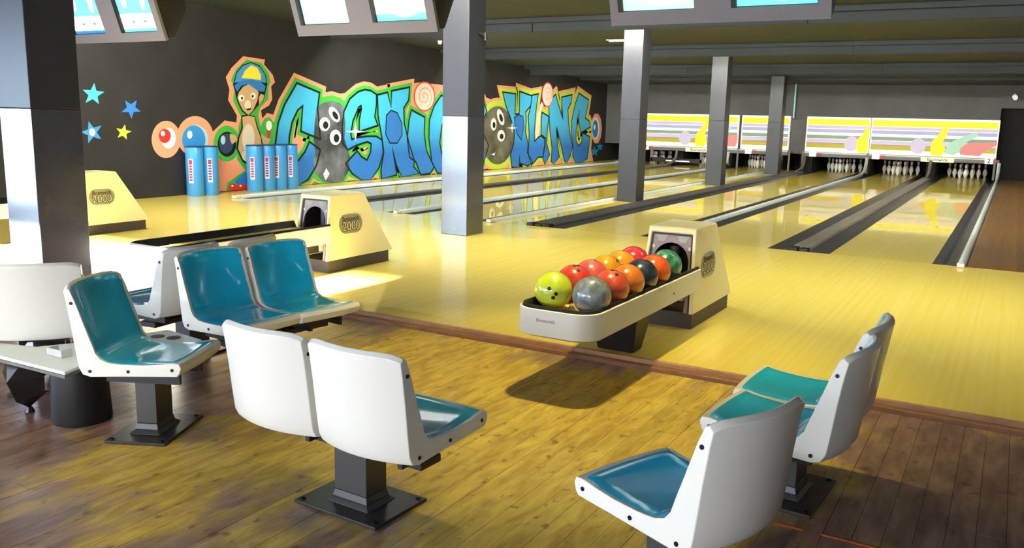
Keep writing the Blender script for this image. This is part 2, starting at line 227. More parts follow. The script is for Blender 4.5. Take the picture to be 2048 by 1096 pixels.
# mural outlines in wall coordinates (y along the wall, z up): part, paint, layer, halo, points
MURAL = [
('letter','blue_letter',3,1,[(2.462,1.953),(3.061,1.8),(2.998,1.519),(3.061,0.924),(2.559,1.073),(2.622,1.578),(2.447,1.477),(2.286,1.247),(2.201,0.966),(2.177,0.727),(2.186,0.531),(2.305,0.417),(2.462,0.477),(2.657,0.65),(2.774,0.826),(3.048,0.674),(2.941,0.393),(2.706,0.13),(2.447,0.012),(2.137,0.012),(1.934,0.214),(1.855,0.498),(1.874,0.841),(1.955,1.203),(2.13,1.546)]),
('letter','blue_letter',3,1,[(4.844,1.82),(4.671,1.887),(4.482,1.904),(4.259,1.849),(4.002,1.701),(3.819,1.441),(3.76,1.138),(3.771,0.81),(3.912,0.689),(4.206,0.779),(4.544,0.846),(4.697,0.795),(4.676,0.598),(4.539,0.406),(4.35,0.485),(4.203,0.61),(3.87,0.381),(4.049,0.182),(4.344,0.022),(4.65,0.012),(4.927,0.267),(5.07,0.588),(5.032,0.839),(4.854,0.916),(4.545,0.919),(4.207,0.899),(4.024,0.853),(3.99,0.996),(4.067,1.28),(4.255,1.566),(4.366,1.615),(4.384,1.521),(4.306,1.281),(4.303,1.066),(4.877,1.186),(4.781,1.357),(4.842,1.626)]),
('letter','blue_letter',3,1,[(4.921,1.81),(5.239,1.869),(5.379,1.537),(5.413,1.911),(6.029,2.008),(6.0,1.753),(5.816,1.57),(5.837,1.213),(6.009,0.773),(6.23,0.348),(6.186,0.217),(6.41,0.061),(5.772,0.012),(5.581,0.293),(5.396,0.745),(5.477,0.374),(5.539,0.14),(5.539,0.075),(5.045,0.012),(5.026,0.188),(5.13,0.587),(5.072,0.888),(4.937,1.383)]),
('letter','blue_letter',3,1,[(6.139,1.499),(6.63,1.347),(6.609,0.976),(6.704,0.574),(7.012,0.184),(6.871,0.053),(6.501,0.043),(6.319,0.345),(6.075,0.458),(5.987,0.877),(6.052,1.265)]),
('letter','blue_letter',3,1,[(7.326,1.868),(7.92,1.719),(7.875,1.413),(7.934,0.966),(7.532,1.08),(7.576,1.41),(7.335,1.19),(7.245,0.753),(7.345,0.475),(7.639,0.579),(7.786,0.744),(8.096,0.568),(8.0,0.201),(7.649,0.012),(7.205,0.038),(6.963,0.322),(6.841,0.867),(6.86,1.296),(7.044,1.619)]),
('letter','blue_letter',3,1,[(8.375,1.929),(9.13,1.926),(9.387,1.548),(9.105,1.122),(9.517,0.637),(9.281,0.21),(8.417,0.114)]),
('letter_counter','coral',4,3,[(8.951,1.44),(8.943,1.381),(8.917,1.328),(8.876,1.285),(8.824,1.258),(8.765,1.249),(8.706,1.258),(8.653,1.284),(8.61,1.326),(8.583,1.378),(8.572,1.436),(8.58,1.494),(8.605,1.547),(8.645,1.589),(8.697,1.617),(8.755,1.627),(8.814,1.619),(8.868,1.593),(8.911,1.551),(8.94,1.499)]),
('letter_counter','coral',4,3,[(9.071,0.645),(9.062,0.578),(9.032,0.517),(8.985,0.47),(8.925,0.44),(8.859,0.431),(8.792,0.444),(8.731,0.476),(8.682,0.526),(8.651,0.587),(8.638,0.654),(8.647,0.72),(8.676,0.78),(8.722,0.827),(8.781,0.857),(8.847,0.867),(8.914,0.856),(8.975,0.824),(9.025,0.775),(9.058,0.713)]),
('letter','blue_letter',3,2,[(10.229,2.043),(10.896,2.015),(10.87,1.482),(10.972,1.458),(11.15,1.485),(11.147,2.085),(11.809,1.992),(11.768,1.749),(11.485,1.565),(11.525,1.311),(11.488,1.005),(11.667,0.642),(11.625,0.41),(11.967,0.112),(11.698,0.043),(11.268,0.137),(11.203,0.395),(11.166,0.089),(11.222,0.012),(10.808,0.052),(10.719,0.358),(10.882,0.656),(10.917,1.008),(10.646,1.43),(10.439,1.672)]),
('letter','blue_letter',3,2,[(11.862,2.006),(12.194,2.056),(12.1,1.704),(12.051,1.314),(12.024,0.95),(12.058,0.687),(12.298,0.815),(12.522,0.865),(12.734,0.782),(12.699,0.567),(12.598,0.273),(12.322,0.283),(12.104,0.159),(11.917,0.034),(11.734,0.381),(11.758,0.951),(11.678,1.44),(11.798,1.698)]),
('letter','blue_letter',3,2,[(12.489,1.529),(12.889,1.427),(12.818,0.997),(12.814,0.618),(13.02,0.312),(12.75,0.022),(12.622,0.245),(12.72,0.62),(12.686,0.809),(12.475,0.892)]),
('letter','blue_letter',3,2,[(12.889,1.856),(13.308,2.072),(13.442,1.872),(13.741,1.465),(13.876,1.327),(13.733,2.005),(14.399,2.098),(14.359,1.899),(14.138,1.667),(14.217,1.272),(14.347,0.901),(14.56,0.521),(14.418,0.235),(14.194,0.012),(14.057,0.105),(13.794,0.596),(13.459,1.158),(13.416,1.048),(13.49,0.631),(13.664,0.234),(13.329,0.012),(13.175,0.113),(13.202,0.499),(13.028,1.05)]),
('letter','blue_letter',3,2,[(14.909,2.16),(15.603,1.979),(15.536,1.725),(15.417,1.396),(15.714,1.309),(15.817,1.143),(15.136,0.967),(14.997,1.334),(14.999,1.685),(14.826,1.391),(14.773,0.984),(14.794,0.691),(15.001,0.511),(15.246,0.624),(15.282,0.921),(15.815,0.795),(15.78,0.491),(15.69,0.129),(15.354,0.012),(14.842,0.013),(14.634,0.227),(14.638,0.578),(14.478,0.928),(14.478,1.331),(14.662,1.793)]),
('letter_shade','blue_deep',4,3,[(5.216,1.386),(5.379,1.487),(5.585,1.44),(5.752,1.213),(5.752,0.957),(5.583,0.793),(5.334,0.797),(5.193,0.987)]),
('letter_shade','blue_deep',4,3,[(10.874,1.382),(11.1,1.46),(11.336,1.411),(11.401,1.158),(11.288,0.802),(11.074,0.931),(10.935,1.158)]),
('painted_ball','ball_grey',3,4,[(2.988,1.519),(3.172,1.612),(3.442,1.664),(3.682,1.624),(3.821,1.534),(3.851,1.232),(3.809,0.903),(3.912,0.665),(3.981,0.521),(3.94,0.235),(3.756,0.029),(3.473,0.012),(3.166,0.037),(2.936,0.21),(2.878,0.463),(2.917,0.688),(2.89,0.914),(2.931,1.228)]),
('finger_hole','white',4,0,[(3.373,1.195),(3.356,1.134),(3.309,1.085),(3.244,1.058),(3.172,1.058),(3.109,1.085),(3.066,1.134),(3.052,1.195),(3.069,1.255),(3.114,1.304),(3.179,1.332),(3.25,1.333),(3.315,1.306),(3.358,1.257)]),
('finger_hole','hole',5,0,[(3.318,1.177),(3.307,1.138),(3.276,1.11),(3.236,1.099),(3.196,1.11),(3.167,1.138),(3.157,1.177),(3.169,1.216),(3.199,1.244),(3.239,1.255),(3.28,1.244),(3.309,1.216)]),
('finger_hole','white',4,0,[(3.626,1.437),(3.667,1.367),(3.676,1.302),(3.65,1.254),(3.595,1.234),(3.522,1.245),(3.447,1.285),(3.383,1.346),(3.344,1.415),(3.336,1.479),(3.361,1.526),(3.414,1.546),(3.486,1.536),(3.562,1.497)]),
('finger_hole','hole',5,0,[(3.592,1.396),(3.618,1.351),(3.62,1.313),(3.598,1.29),(3.558,1.29),(3.512,1.312),(3.47,1.35),(3.446,1.395),(3.444,1.433),(3.465,1.455),(3.504,1.456),(3.551,1.434)]),
('finger_hole','white',4,0,[(3.703,0.928),(3.684,0.859),(3.634,0.805),(3.564,0.775),(3.487,0.777),(3.418,0.808),(3.372,0.864),(3.357,0.932),(3.375,0.999),(3.424,1.054),(3.493,1.083),(3.57,1.083),(3.64,1.052),(3.687,0.997)]),
('finger_hole','hole',5,0,[(3.643,0.91),(3.63,0.867),(3.598,0.835),(3.554,0.824),(3.511,0.836),(3.48,0.869),(3.469,0.912),(3.482,0.955),(3.514,0.987),(3.558,0.998),(3.601,0.986),(3.632,0.954)]),
('glint','white',4,0,[(3.24,0.312),(3.333,0.192),(3.217,0.069),(3.142,0.189)]),
('painted_ball','ball_olive',3,5,[(10.881,0.907),(10.866,0.729),(10.805,0.56),(10.703,0.41),(10.564,0.287),(10.397,0.197),(10.211,0.145),(10.016,0.132),(9.822,0.159),(9.64,0.223),(9.477,0.321),(9.341,0.446),(9.238,0.593),(9.172,0.754),(9.147,0.923),(9.162,1.09),(9.218,1.249),(9.311,1.392),(9.437,1.513),(9.592,1.605),(9.768,1.665),(9.957,1.687),(10.151,1.672),(10.338,1.618),(10.511,1.527),(10.659,1.404),(10.774,1.255),(10.85,1.086)]),
('finger_hole','white',4,0,[(9.914,1.206),(9.902,1.133),(9.862,1.074),(9.803,1.042),(9.736,1.042),(9.675,1.075),(9.632,1.133),(9.615,1.206),(9.627,1.278),(9.666,1.336),(9.725,1.369),(9.791,1.369),(9.852,1.338),(9.896,1.279)]),
('finger_hole','hole',5,0,[(9.858,1.187),(9.849,1.145),(9.823,1.114),(9.786,1.103),(9.748,1.114),(9.72,1.145),(9.708,1.187),(9.717,1.228),(9.743,1.259),(9.78,1.271),(9.818,1.259),(9.846,1.229)]),
('finger_hole','white',4,0,[(10.288,1.419),(10.323,1.323),(10.318,1.241),(10.273,1.19),(10.199,1.18),(10.109,1.213),(10.022,1.282),(9.955,1.373),(9.922,1.468),(9.927,1.548),(9.97,1.599),(10.043,1.609),(10.132,1.578),(10.22,1.51)]),
('finger_hole','hole',5,0,[(10.224,1.388),(10.242,1.332),(10.234,1.289),(10.2,1.269),(10.15,1.277),(10.098,1.313),(10.058,1.365),(10.04,1.42),(10.048,1.464),(10.082,1.484),(10.131,1.475),(10.183,1.44)]),
('finger_hole','white',4,0,[(10.373,0.9),(10.355,0.831),(10.301,0.777),(10.22,0.748),(10.13,0.749),(10.048,0.781),(9.99,0.836),(9.968,0.903),(9.985,0.971),(10.038,1.024),(10.118,1.054),(10.208,1.054),(10.291,1.023),(10.35,0.968)]),
('finger_hole','hole',5,0,[(10.291,0.881),(10.279,0.842),(10.243,0.813),(10.192,0.803),(10.141,0.814),(10.103,0.844),(10.088,0.883),(10.1,0.922),(10.136,0.95),(10.186,0.96),(10.237,0.949),(10.276,0.92)]),
('glint','white',4,0,[(10.744,1.257),(10.792,1.129),(11.055,1.108),(10.794,1.087),(10.757,0.959),(10.709,1.087),(10.453,1.109),(10.707,1.129)]),
('glint','white',4,0,[(4.158,1.256),(4.197,1.07),(4.49,1.041),(4.196,1.015),(4.151,0.828),(4.112,1.015),(3.829,1.044),(4.113,1.07)]),
('glint','white',4,0,[(9.675,0.412),(9.885,0.455),(9.817,0.371)]),
('lollipop','red_ring',4,0,[(7.065,1.855),(7.055,1.776),(7.022,1.701),(6.97,1.633),(6.901,1.576),(6.817,1.533),(6.725,1.505),(6.629,1.495),(6.533,1.503),(6.443,1.527),(6.362,1.567),(6.295,1.62),(6.245,1.683),(6.214,1.755),(6.203,1.83),(6.213,1.906),(6.244,1.979),(6.294,2.045),(6.36,2.101),(6.439,2.145),(6.529,2.174),(6.624,2.187),(6.72,2.182),(6.812,2.161),(6.895,2.123),(6.966,2.07),(7.019,2.006),(7.053,1.933)]),
('lollipop','candy',5,0,[(7.012,1.853),(7.002,1.783),(6.974,1.715),(6.928,1.654),(6.867,1.603),(6.794,1.564),(6.713,1.539),(6.629,1.53),(6.544,1.537),(6.465,1.558),(6.393,1.594),(6.334,1.642),(6.29,1.699),(6.263,1.763),(6.253,1.831),(6.262,1.9),(6.289,1.965),(6.333,2.025),(6.391,2.076),(6.462,2.115),(6.541,2.141),(6.624,2.152),(6.709,2.148),(6.79,2.128),(6.863,2.094),(6.925,2.047),(6.971,1.989),(7.001,1.923)]),
('spiral','red_ring',6,0,[(6.636,1.838),(6.638,1.834),(6.639,1.83),(6.638,1.825),(6.635,1.82),(6.631,1.816),(6.625,1.812),(6.617,1.809),(6.608,1.808),(6.598,1.808),(6.588,1.811),(6.578,1.815),(6.57,1.821),(6.562,1.829),(6.556,1.839),(6.553,1.851),(6.553,1.863),(6.556,1.876),(6.562,1.888),(6.571,1.9),(6.584,1.911),(6.599,1.92),(6.617,1.927),(6.637,1.931),(6.658,1.932),(6.68,1.929),(6.701,1.923),(6.72,1.913),(6.738,1.899),(6.752,1.883),(6.763,1.864),(6.769,1.842),(6.77,1.82),(6.765,1.797),(6.755,1.774),(6.74,1.752),(6.719,1.733),(6.694,1.717),(6.665,1.705),(6.634,1.697),(6.6,1.695),(6.566,1.698),(6.533,1.706),(6.502,1.719),(6.474,1.738),(6.45,1.761),(6.432,1.788),(6.42,1.818),(6.416,1.85),(6.418,1.884),(6.429,1.917),(6.447,1.948),(6.472,1.977),(6.504,2.002),(6.541,2.023),(6.583,2.037),(6.628,2.046),(6.675,2.047),(6.722,2.04),(6.767,2.027),(6.809,2.006),(6.845,1.978),(6.875,1.944),(6.897,1.906),(6.91,1.864),(6.913,1.819),(6.905,1.775),(6.887,1.731),(6.859,1.69),(6.822,1.654),(6.776,1.623),(6.724,1.6),(6.72,1.612),(6.769,1.634),(6.811,1.664),(6.847,1.698),(6.873,1.737),(6.89,1.778),(6.897,1.821),(6.894,1.862),(6.882,1.902),(6.861,1.938),(6.833,1.97),(6.798,1.996),(6.759,2.016),(6.716,2.028),(6.672,2.034),(6.628,2.033),(6.586,2.025),(6.546,2.011),(6.512,1.992),(6.482,1.968),(6.459,1.941),(6.442,1.911),(6.433,1.881),(6.431,1.85),(6.435,1.82),(6.447,1.792),(6.464,1.767),(6.486,1.746),(6.512,1.729),(6.541,1.717),(6.571,1.71),(6.602,1.708),(6.633,1.71),(6.662,1.718),(6.688,1.729),(6.71,1.744),(6.729,1.761),(6.742,1.781),(6.751,1.801),(6.755,1.822),(6.753,1.842),(6.747,1.861),(6.738,1.878),(6.724,1.892),(6.709,1.904),(6.691,1.912),(6.672,1.917),(6.654,1.919),(6.635,1.918),(6.618,1.914),(6.603,1.908),(6.591,1.9),(6.581,1.891),(6.573,1.88),(6.569,1.869),(6.567,1.859),(6.568,1.849),(6.572,1.84),(6.577,1.832),(6.584,1.826),(6.591,1.822),(6.599,1.82),(6.607,1.819),(6.614,1.82),(6.62,1.822),(6.625,1.825),(6.629,1.828),(6.63,1.832),(6.63,1.836),(6.629,1.84),(6.626,1.842),(6.623,1.844)]),
('lollipop','red_ring',4,0,[(13.153,2.085),(13.147,2.003),(13.124,1.925),(13.084,1.854),(13.028,1.795),(12.96,1.75),(12.884,1.721),(12.803,1.71),(12.722,1.717),(12.644,1.742),(12.574,1.783),(12.514,1.838),(12.469,1.904),(12.439,1.979),(12.426,2.057),(12.431,2.137),(12.454,2.213),(12.493,2.282),(12.546,2.341),(12.611,2.386),(12.686,2.417),(12.765,2.43),(12.846,2.425),(12.925,2.402),(12.997,2.363),(13.058,2.308),(13.106,2.242),(13.138,2.166)]),
('lollipop','candy',5,0,[(13.108,2.083),(13.103,2.01),(13.083,1.94),(13.047,1.876),(12.998,1.823),(12.939,1.782),(12.872,1.756),(12.801,1.746),(12.73,1.752),(12.662,1.775),(12.599,1.812),(12.547,1.861),(12.506,1.921),(12.48,1.988),(12.469,2.059),(12.473,2.13),(12.493,2.199),(12.527,2.261),(12.574,2.314),(12.631,2.355),(12.697,2.382),(12.767,2.394),(12.838,2.389),(12.907,2.369),(12.971,2.333),(13.025,2.284),(13.067,2.224),(13.095,2.156)]),
('spiral','red_ring',6,0,[(12.793,2.067),(12.794,2.063),(12.795,2.058),(12.794,2.053),(12.793,2.048),(12.789,2.044),(12.784,2.04),(12.778,2.037),(12.77,2.035),(12.762,2.036),(12.754,2.038),(12.745,2.042),(12.737,2.049),(12.73,2.058),(12.725,2.068),(12.722,2.08),(12.721,2.092),(12.722,2.106),(12.727,2.119),(12.734,2.132),(12.745,2.143),(12.758,2.152),(12.772,2.159),(12.789,2.164),(12.806,2.164),(12.825,2.162),(12.842,2.155),(12.86,2.145),(12.875,2.131),(12.888,2.113),(12.898,2.093),(12.904,2.071),(12.906,2.048),(12.903,2.024),(12.896,2.0),(12.884,1.978),(12.868,1.958),(12.847,1.941),(12.824,1.928),(12.798,1.92),(12.769,1.918),(12.74,1.92),(12.712,1.929),(12.685,1.943),(12.66,1.962),(12.639,1.986),(12.622,2.014),(12.611,2.046),(12.606,2.079),(12.606,2.114),(12.614,2.148),(12.627,2.181),(12.647,2.211),(12.673,2.238),(12.703,2.259),(12.738,2.274),(12.775,2.283),(12.815,2.284),(12.855,2.277),(12.894,2.263),(12.93,2.241),(12.962,2.213),(12.989,2.178),(13.009,2.138),(13.022,2.094),(13.026,2.048),(13.022,2.001),(13.009,1.956),(12.987,1.913),(12.958,1.875),(12.921,1.844),(12.878,1.819),(12.874,1.832),(12.914,1.855),(12.949,1.886),(12.977,1.922),(12.997,1.962),(13.009,2.005),(13.013,2.049),(13.008,2.093),(12.996,2.134),(12.977,2.171),(12.951,2.204),(12.921,2.231),(12.887,2.252),(12.85,2.265),(12.813,2.271),(12.776,2.269),(12.741,2.261),(12.708,2.247),(12.68,2.227),(12.656,2.202),(12.638,2.174),(12.626,2.143),(12.618,2.111),(12.618,2.079),(12.624,2.047),(12.634,2.019),(12.65,1.993),(12.67,1.971),(12.693,1.953),(12.718,1.94),(12.744,1.933),(12.77,1.931),(12.796,1.934),(12.82,1.941),(12.842,1.953),(12.86,1.969),(12.874,1.987),(12.885,2.007),(12.891,2.029),(12.893,2.05),(12.891,2.071),(12.885,2.091),(12.876,2.109),(12.864,2.123),(12.85,2.135),(12.835,2.144),(12.819,2.149),(12.803,2.151),(12.788,2.15),(12.774,2.146),(12.762,2.14),(12.751,2.131),(12.743,2.121),(12.738,2.11),(12.734,2.099),(12.734,2.088),(12.735,2.078),(12.738,2.069),(12.743,2.061),(12.749,2.055),(12.755,2.05),(12.762,2.048),(12.769,2.047),(12.775,2.048),(12.78,2.05),(12.784,2.053),(12.786,2.057),(12.788,2.061),(12.788,2.065),(12.786,2.068),(12.784,2.071),(12.781,2.073)]),
('lollipop_stick','candy',3,0,[(12.427,1.869),(12.569,1.768),(12.396,1.58),(12.316,0.894),(12.164,0.791),(12.09,0.949),(12.178,1.446)]),
('painted_target','coral',2,0,[(16.786,1.08),(16.726,0.777),(16.515,0.593),(16.24,0.598),(16.006,0.786),(15.899,1.083),(15.957,1.377),(16.159,1.561),(16.431,1.566),(16.673,1.383)]),
('painted_target','white',3,0,[(16.559,1.081),(16.554,0.969),(16.52,0.869),(16.461,0.79),(16.382,0.74),(16.292,0.724),(16.199,0.743),(16.114,0.795),(16.043,0.874),(15.994,0.973),(15.97,1.083),(15.976,1.192),(16.009,1.29),(16.066,1.368),(16.143,1.419),(16.232,1.437),(16.324,1.421),(16.411,1.371),(16.483,1.292),(16.534,1.192)]),
('painted_target','blue_dot',4,0,[(16.461,1.066),(16.457,0.975),(16.43,0.893),(16.384,0.828),(16.322,0.787),(16.251,0.774),(16.178,0.789),(16.11,0.831),(16.054,0.896),(16.014,0.978),(15.996,1.067),(16.0,1.157),(16.026,1.237),(16.071,1.301),(16.132,1.343),(16.202,1.358),(16.274,1.344),(16.343,1.303),(16.401,1.238),(16.442,1.157)]),
('painted_target','white',5,0,[(16.234,1.128),(16.232,1.101),(16.224,1.077),(16.209,1.058),(16.19,1.046),(16.167,1.042),(16.145,1.046),(16.123,1.059),(16.106,1.078),(16.093,1.102),(16.087,1.128),(16.089,1.154),(16.097,1.178),(16.112,1.197),(16.131,1.209),(16.153,1.214),(16.176,1.21),(16.198,1.197),(16.215,1.178),(16.227,1.154)]),
('painted_speck','blue_dot',3,0,[(16.23,0.511),(16.332,0.386),(16.596,0.373),(16.396,0.296),(16.478,0.166),(16.252,0.247),(16.042,0.182),(16.101,0.305),(15.894,0.392),(16.15,0.391)]),
('painted_speck','blue_dot',3,0,[(16.655,0.627),(16.743,0.522),(16.97,0.512),(16.798,0.446),(16.868,0.337),(16.675,0.404),(16.495,0.348),(16.545,0.452),(16.367,0.525),(16.586,0.525)]),
('painted_backing','coral',1,0,[(-0.297,0.937),(-0.308,0.872),(-0.33,0.811),(-0.364,0.756),(-0.407,0.709),(-0.458,0.673),(-0.514,0.648),(-0.573,0.637),(-0.632,0.638),(-0.689,0.653),(-0.741,0.681),(-0.785,0.719),(-0.821,0.767),(-0.847,0.822),(-0.861,0.882),(-0.863,0.944),(-0.853,1.006),(-0.831,1.065),(-0.799,1.119),(-0.758,1.165),(-0.709,1.202),(-0.654,1.228),(-0.596,1.241),(-0.537,1.241),(-0.48,1.229),(-0.427,1.203),(-0.38,1.165),(-0.343,1.118),(-0.316,1.062),(-0.3,1.001)]),
('painted_backing','coral',1,0,[(0.391,0.979),(0.379,0.906),(0.35,0.836),(0.305,0.773),(0.248,0.72),(0.18,0.679),(0.105,0.651),(0.026,0.638),(-0.053,0.641),(-0.129,0.658),(-0.198,0.689),(-0.258,0.733),(-0.306,0.787),(-0.34,0.849),(-0.36,0.916),(-0.364,0.986),(-0.352,1.056),(-0.325,1.123),(-0.283,1.184),(-0.229,1.237),(-0.165,1.278),(-0.093,1.308),(-0.016,1.323),(0.063,1.324),(0.14,1.31),(0.212,1.281),(0.275,1.239),(0.326,1.185),(0.364,1.122),(0.386,1.052)]),
('painted_ball','white',3,0,[(-0.396,0.957),(-0.407,0.904),(-0.43,0.857),(-0.465,0.819),(-0.507,0.796),(-0.552,0.788),(-0.596,0.798),(-0.635,0.823),(-0.664,0.861),(-0.681,0.908),(-0.685,0.961),(-0.675,1.013),(-0.652,1.06),(-0.618,1.097),(-0.577,1.121),(-0.532,1.129),(-0.488,1.121),(-0.449,1.097),(-0.418,1.059),(-0.4,1.011)]),
('painted_ball','red',4,0,[(-0.5,0.997),(-0.508,0.962),(-0.526,0.929),(-0.554,0.904),(-0.587,0.888),(-0.623,0.883),(-0.658,0.889),(-0.689,0.906),(-0.713,0.932),(-0.727,0.964),(-0.731,1.0),(-0.723,1.035),(-0.705,1.067),(-0.678,1.092),(-0.645,1.109),(-0.609,1.114),(-0.574,1.108),(-0.542,1.092),(-0.518,1.066),(-0.504,1.033)]),
('painted_ball','white',5,0,[(-0.611,1.037),(-0.614,1.024),(-0.621,1.012),(-0.631,1.003),(-0.642,0.997),(-0.655,0.995),(-0.668,0.997),(-0.679,1.003),(-0.688,1.013),(-0.693,1.025),(-0.694,1.038),(-0.691,1.051),(-0.685,1.062),(-0.675,1.072),(-0.663,1.078),(-0.65,1.08),(-0.638,1.077),(-0.626,1.071),(-0.618,1.062),(-0.613,1.05)]),
('painted_ball','ball_pale',3,0,[(0.277,0.919),(0.267,0.861),(0.243,0.806),(0.206,0.758),(0.159,0.718),(0.103,0.688),(0.043,0.671),(-0.019,0.666),(-0.081,0.674),(-0.138,0.695),(-0.188,0.726),(-0.229,0.768),(-0.258,0.816),(-0.275,0.87),(-0.279,0.926),(-0.269,0.982),(-0.246,1.036),(-0.211,1.083),(-0.166,1.123),(-0.112,1.153),(-0.053,1.172),(0.008,1.178),(0.07,1.172),(0.128,1.153),(0.18,1.122),(0.223,1.081),(0.254,1.032),(0.273,0.977)]),
('painted_ball','ball_blue',4,0,[(0.206,0.924),(0.196,0.869),(0.175,0.817),(0.143,0.771),(0.102,0.733),(0.054,0.705),(0.001,0.688),(-0.053,0.683),(-0.107,0.691),(-0.156,0.71),(-0.2,0.74),(-0.236,0.779),(-0.261,0.826),(-0.276,0.877),(-0.279,0.93),(-0.27,0.984),(-0.249,1.034),(-0.219,1.08),(-0.179,1.118),(-0.132,1.146),(-0.081,1.164),(-0.027,1.17),(0.027,1.164),(0.078,1.146),(0.123,1.117),(0.16,1.078),(0.187,1.031),(0.202,0.979)]),
('painted_ball','white',5,0,[(-0.062,1.013),(-0.066,0.992),(-0.075,0.974),(-0.088,0.959),(-0.103,0.949),(-0.12,0.946),(-0.136,0.95),(-0.151,0.959),(-0.162,0.975),(-0.168,0.993),(-0.17,1.014),(-0.166,1.035),(-0.158,1.054),(-0.145,1.068),(-0.129,1.078),(-0.113,1.081),(-0.096,1.078),(-0.082,1.068),(-0.07,1.053),(-0.064,1.034)]),
('painted_backing','coral',1,0,[(1.133,2.39),(1.656,2.364),(1.629,2.277),(1.834,2.103),(1.891,1.968),(1.791,1.889),(1.81,1.652),(1.726,1.537),(1.519,1.446),(1.546,1.297),(1.669,1.399),(1.841,1.363),(2.013,1.25),(2.001,0.012),(0.442,0.012),(0.399,0.341),(0.351,0.581),(0.274,0.82),(0.376,1.054),(0.658,1.255),(0.921,1.22),(0.943,1.341),(0.752,1.613),(0.792,1.792),(0.718,2.001),(0.856,2.172)]),
('painted_backing','green',2,0,[(1.211,2.336),(1.57,2.298),(1.732,2.123),(1.777,1.963),(1.722,1.874),(1.713,1.65),(1.504,1.496),(1.448,1.371),(1.49,1.147),(1.597,1.298),(1.735,1.324),(1.852,1.198),(1.782,0.74),(1.586,0.158),(1.173,0.012),(0.628,0.012),(0.667,0.158),(1.091,0.359),(0.907,0.563),(0.966,1.148),(1.037,1.318),(0.86,1.604),(0.901,1.795),(0.83,1.959),(0.949,2.154)]),
('painted_backing','green',2,0,[(0.989,0.846),(0.976,0.769),(0.946,0.697),(0.901,0.634),(0.843,0.584),(0.776,0.55),(0.704,0.534),(0.631,0.537),(0.562,0.558),(0.501,0.595),(0.45,0.647),(0.413,0.71),(0.392,0.781),(0.387,0.856),(0.399,0.93),(0.428,1.0),(0.471,1.062),(0.526,1.111),(0.591,1.146),(0.662,1.165),(0.734,1.165),(0.804,1.146),(0.867,1.111),(0.921,1.059),(0.96,0.996),(0.983,0.923)]),
('painted_ball','hole',3,0,[(0.894,0.837),(0.884,0.779),(0.86,0.726),(0.824,0.68),(0.779,0.646),(0.727,0.625),(0.672,0.619),(0.618,0.628),(0.569,0.652),(0.528,0.688),(0.497,0.734),(0.48,0.787),(0.475,0.844),(0.485,0.901),(0.508,0.953),(0.543,0.998),(0.588,1.032),(0.639,1.054),(0.693,1.061),(0.747,1.053),(0.797,1.031),(0.839,0.995),(0.871,0.949),(0.89,0.895)]),
('painted_ball','ball_navy',4,0,[(0.824,0.849),(0.816,0.802),(0.797,0.76),(0.77,0.723),(0.735,0.696),(0.695,0.679),(0.653,0.674),(0.612,0.681),(0.574,0.7),(0.542,0.729),(0.519,0.766),(0.505,0.809),(0.502,0.854),(0.51,0.899),(0.528,0.941),(0.555,0.977),(0.589,1.005),(0.628,1.022),(0.67,1.028),(0.711,1.022),(0.749,1.004),(0.782,0.975),(0.806,0.938),(0.82,0.895)]),
('painted_ball','ball_pale',5,0,[(0.646,0.914),(0.642,0.89),(0.633,0.868),(0.621,0.85),(0.605,0.84),(0.589,0.836),(0.572,0.84),(0.558,0.852),(0.547,0.869),(0.541,0.891),(0.539,0.915),(0.543,0.94),(0.552,0.961),(0.564,0.979),(0.58,0.99),(0.596,0.993),(0.613,0.989),(0.627,0.978),(0.638,0.96),(0.644,0.938)]),
('painted_figure','hole',3,0,[(1.038,1.342),(1.201,1.368),(1.364,1.333),(1.422,1.147),(1.515,0.947),(1.548,0.745),(1.464,0.52),(1.225,0.403),(1.018,0.53),(0.891,0.759),(0.941,0.953),(1.028,1.123)]),
('painted_figure','skin',4,0,[(1.053,1.318),(1.2,1.344),(1.346,1.32),(1.389,1.147),(1.481,0.947),(1.507,0.746),(1.431,0.546),(1.227,0.453),(1.035,0.559),(0.932,0.758),(0.973,0.953),(1.061,1.123)]),
('painted_figure','skin_light',5,0,[(1.333,0.924),(1.322,0.84),(1.297,0.764),(1.261,0.704),(1.217,0.666),(1.17,0.654),(1.124,0.669),(1.084,0.708),(1.054,0.769),(1.036,0.844),(1.032,0.928),(1.043,1.011),(1.068,1.086),(1.103,1.145),(1.146,1.183),(1.193,1.197),(1.239,1.183),(1.28,1.145),(1.311,1.085),(1.329,1.009)]),
('painted_figure','skin_light',5,0,[(1.341,0.624),(1.331,0.586),(1.306,0.552),(1.268,0.525),(1.221,0.509),(1.17,0.505),(1.12,0.513),(1.075,0.532),(1.04,0.56),(1.019,0.595),(1.013,0.634),(1.022,0.671),(1.047,0.705),(1.084,0.731),(1.13,0.748),(1.181,0.753),(1.231,0.746),(1.276,0.727),(1.312,0.699),(1.334,0.663)]),
('painted_figure','hole',3,0,[(0.873,1.878),(0.952,2.095),(1.104,2.239),(1.306,2.299),(1.518,2.253),(1.656,2.094),(1.69,1.923),(1.633,1.772),(1.613,1.697),(1.576,1.621),(1.472,1.545),(1.318,1.419),(1.199,1.331),(1.058,1.415),(0.968,1.558),(0.932,1.653),(0.914,1.748)]),
('painted_figure','blue_letter2',4,0,[(0.906,1.915),(0.961,2.083),(1.11,2.222),(1.305,2.282),(1.5,2.233),(1.629,2.093),(1.657,1.946),(1.26,1.978)]),
('painted_figure','yellow',5,0,[(1.068,2.005),(1.154,2.141),(1.304,2.246),(1.45,2.206),(1.534,2.076),(1.524,1.989),(1.277,2.003)]),
('painted_figure','blue_deep',6,0,[(0.888,1.866),(1.034,1.949),(1.293,1.989),(1.522,1.953),(1.637,1.883),(1.6,1.783),(1.449,1.79),(1.224,1.904),(1.062,1.873),(0.946,1.761)]),
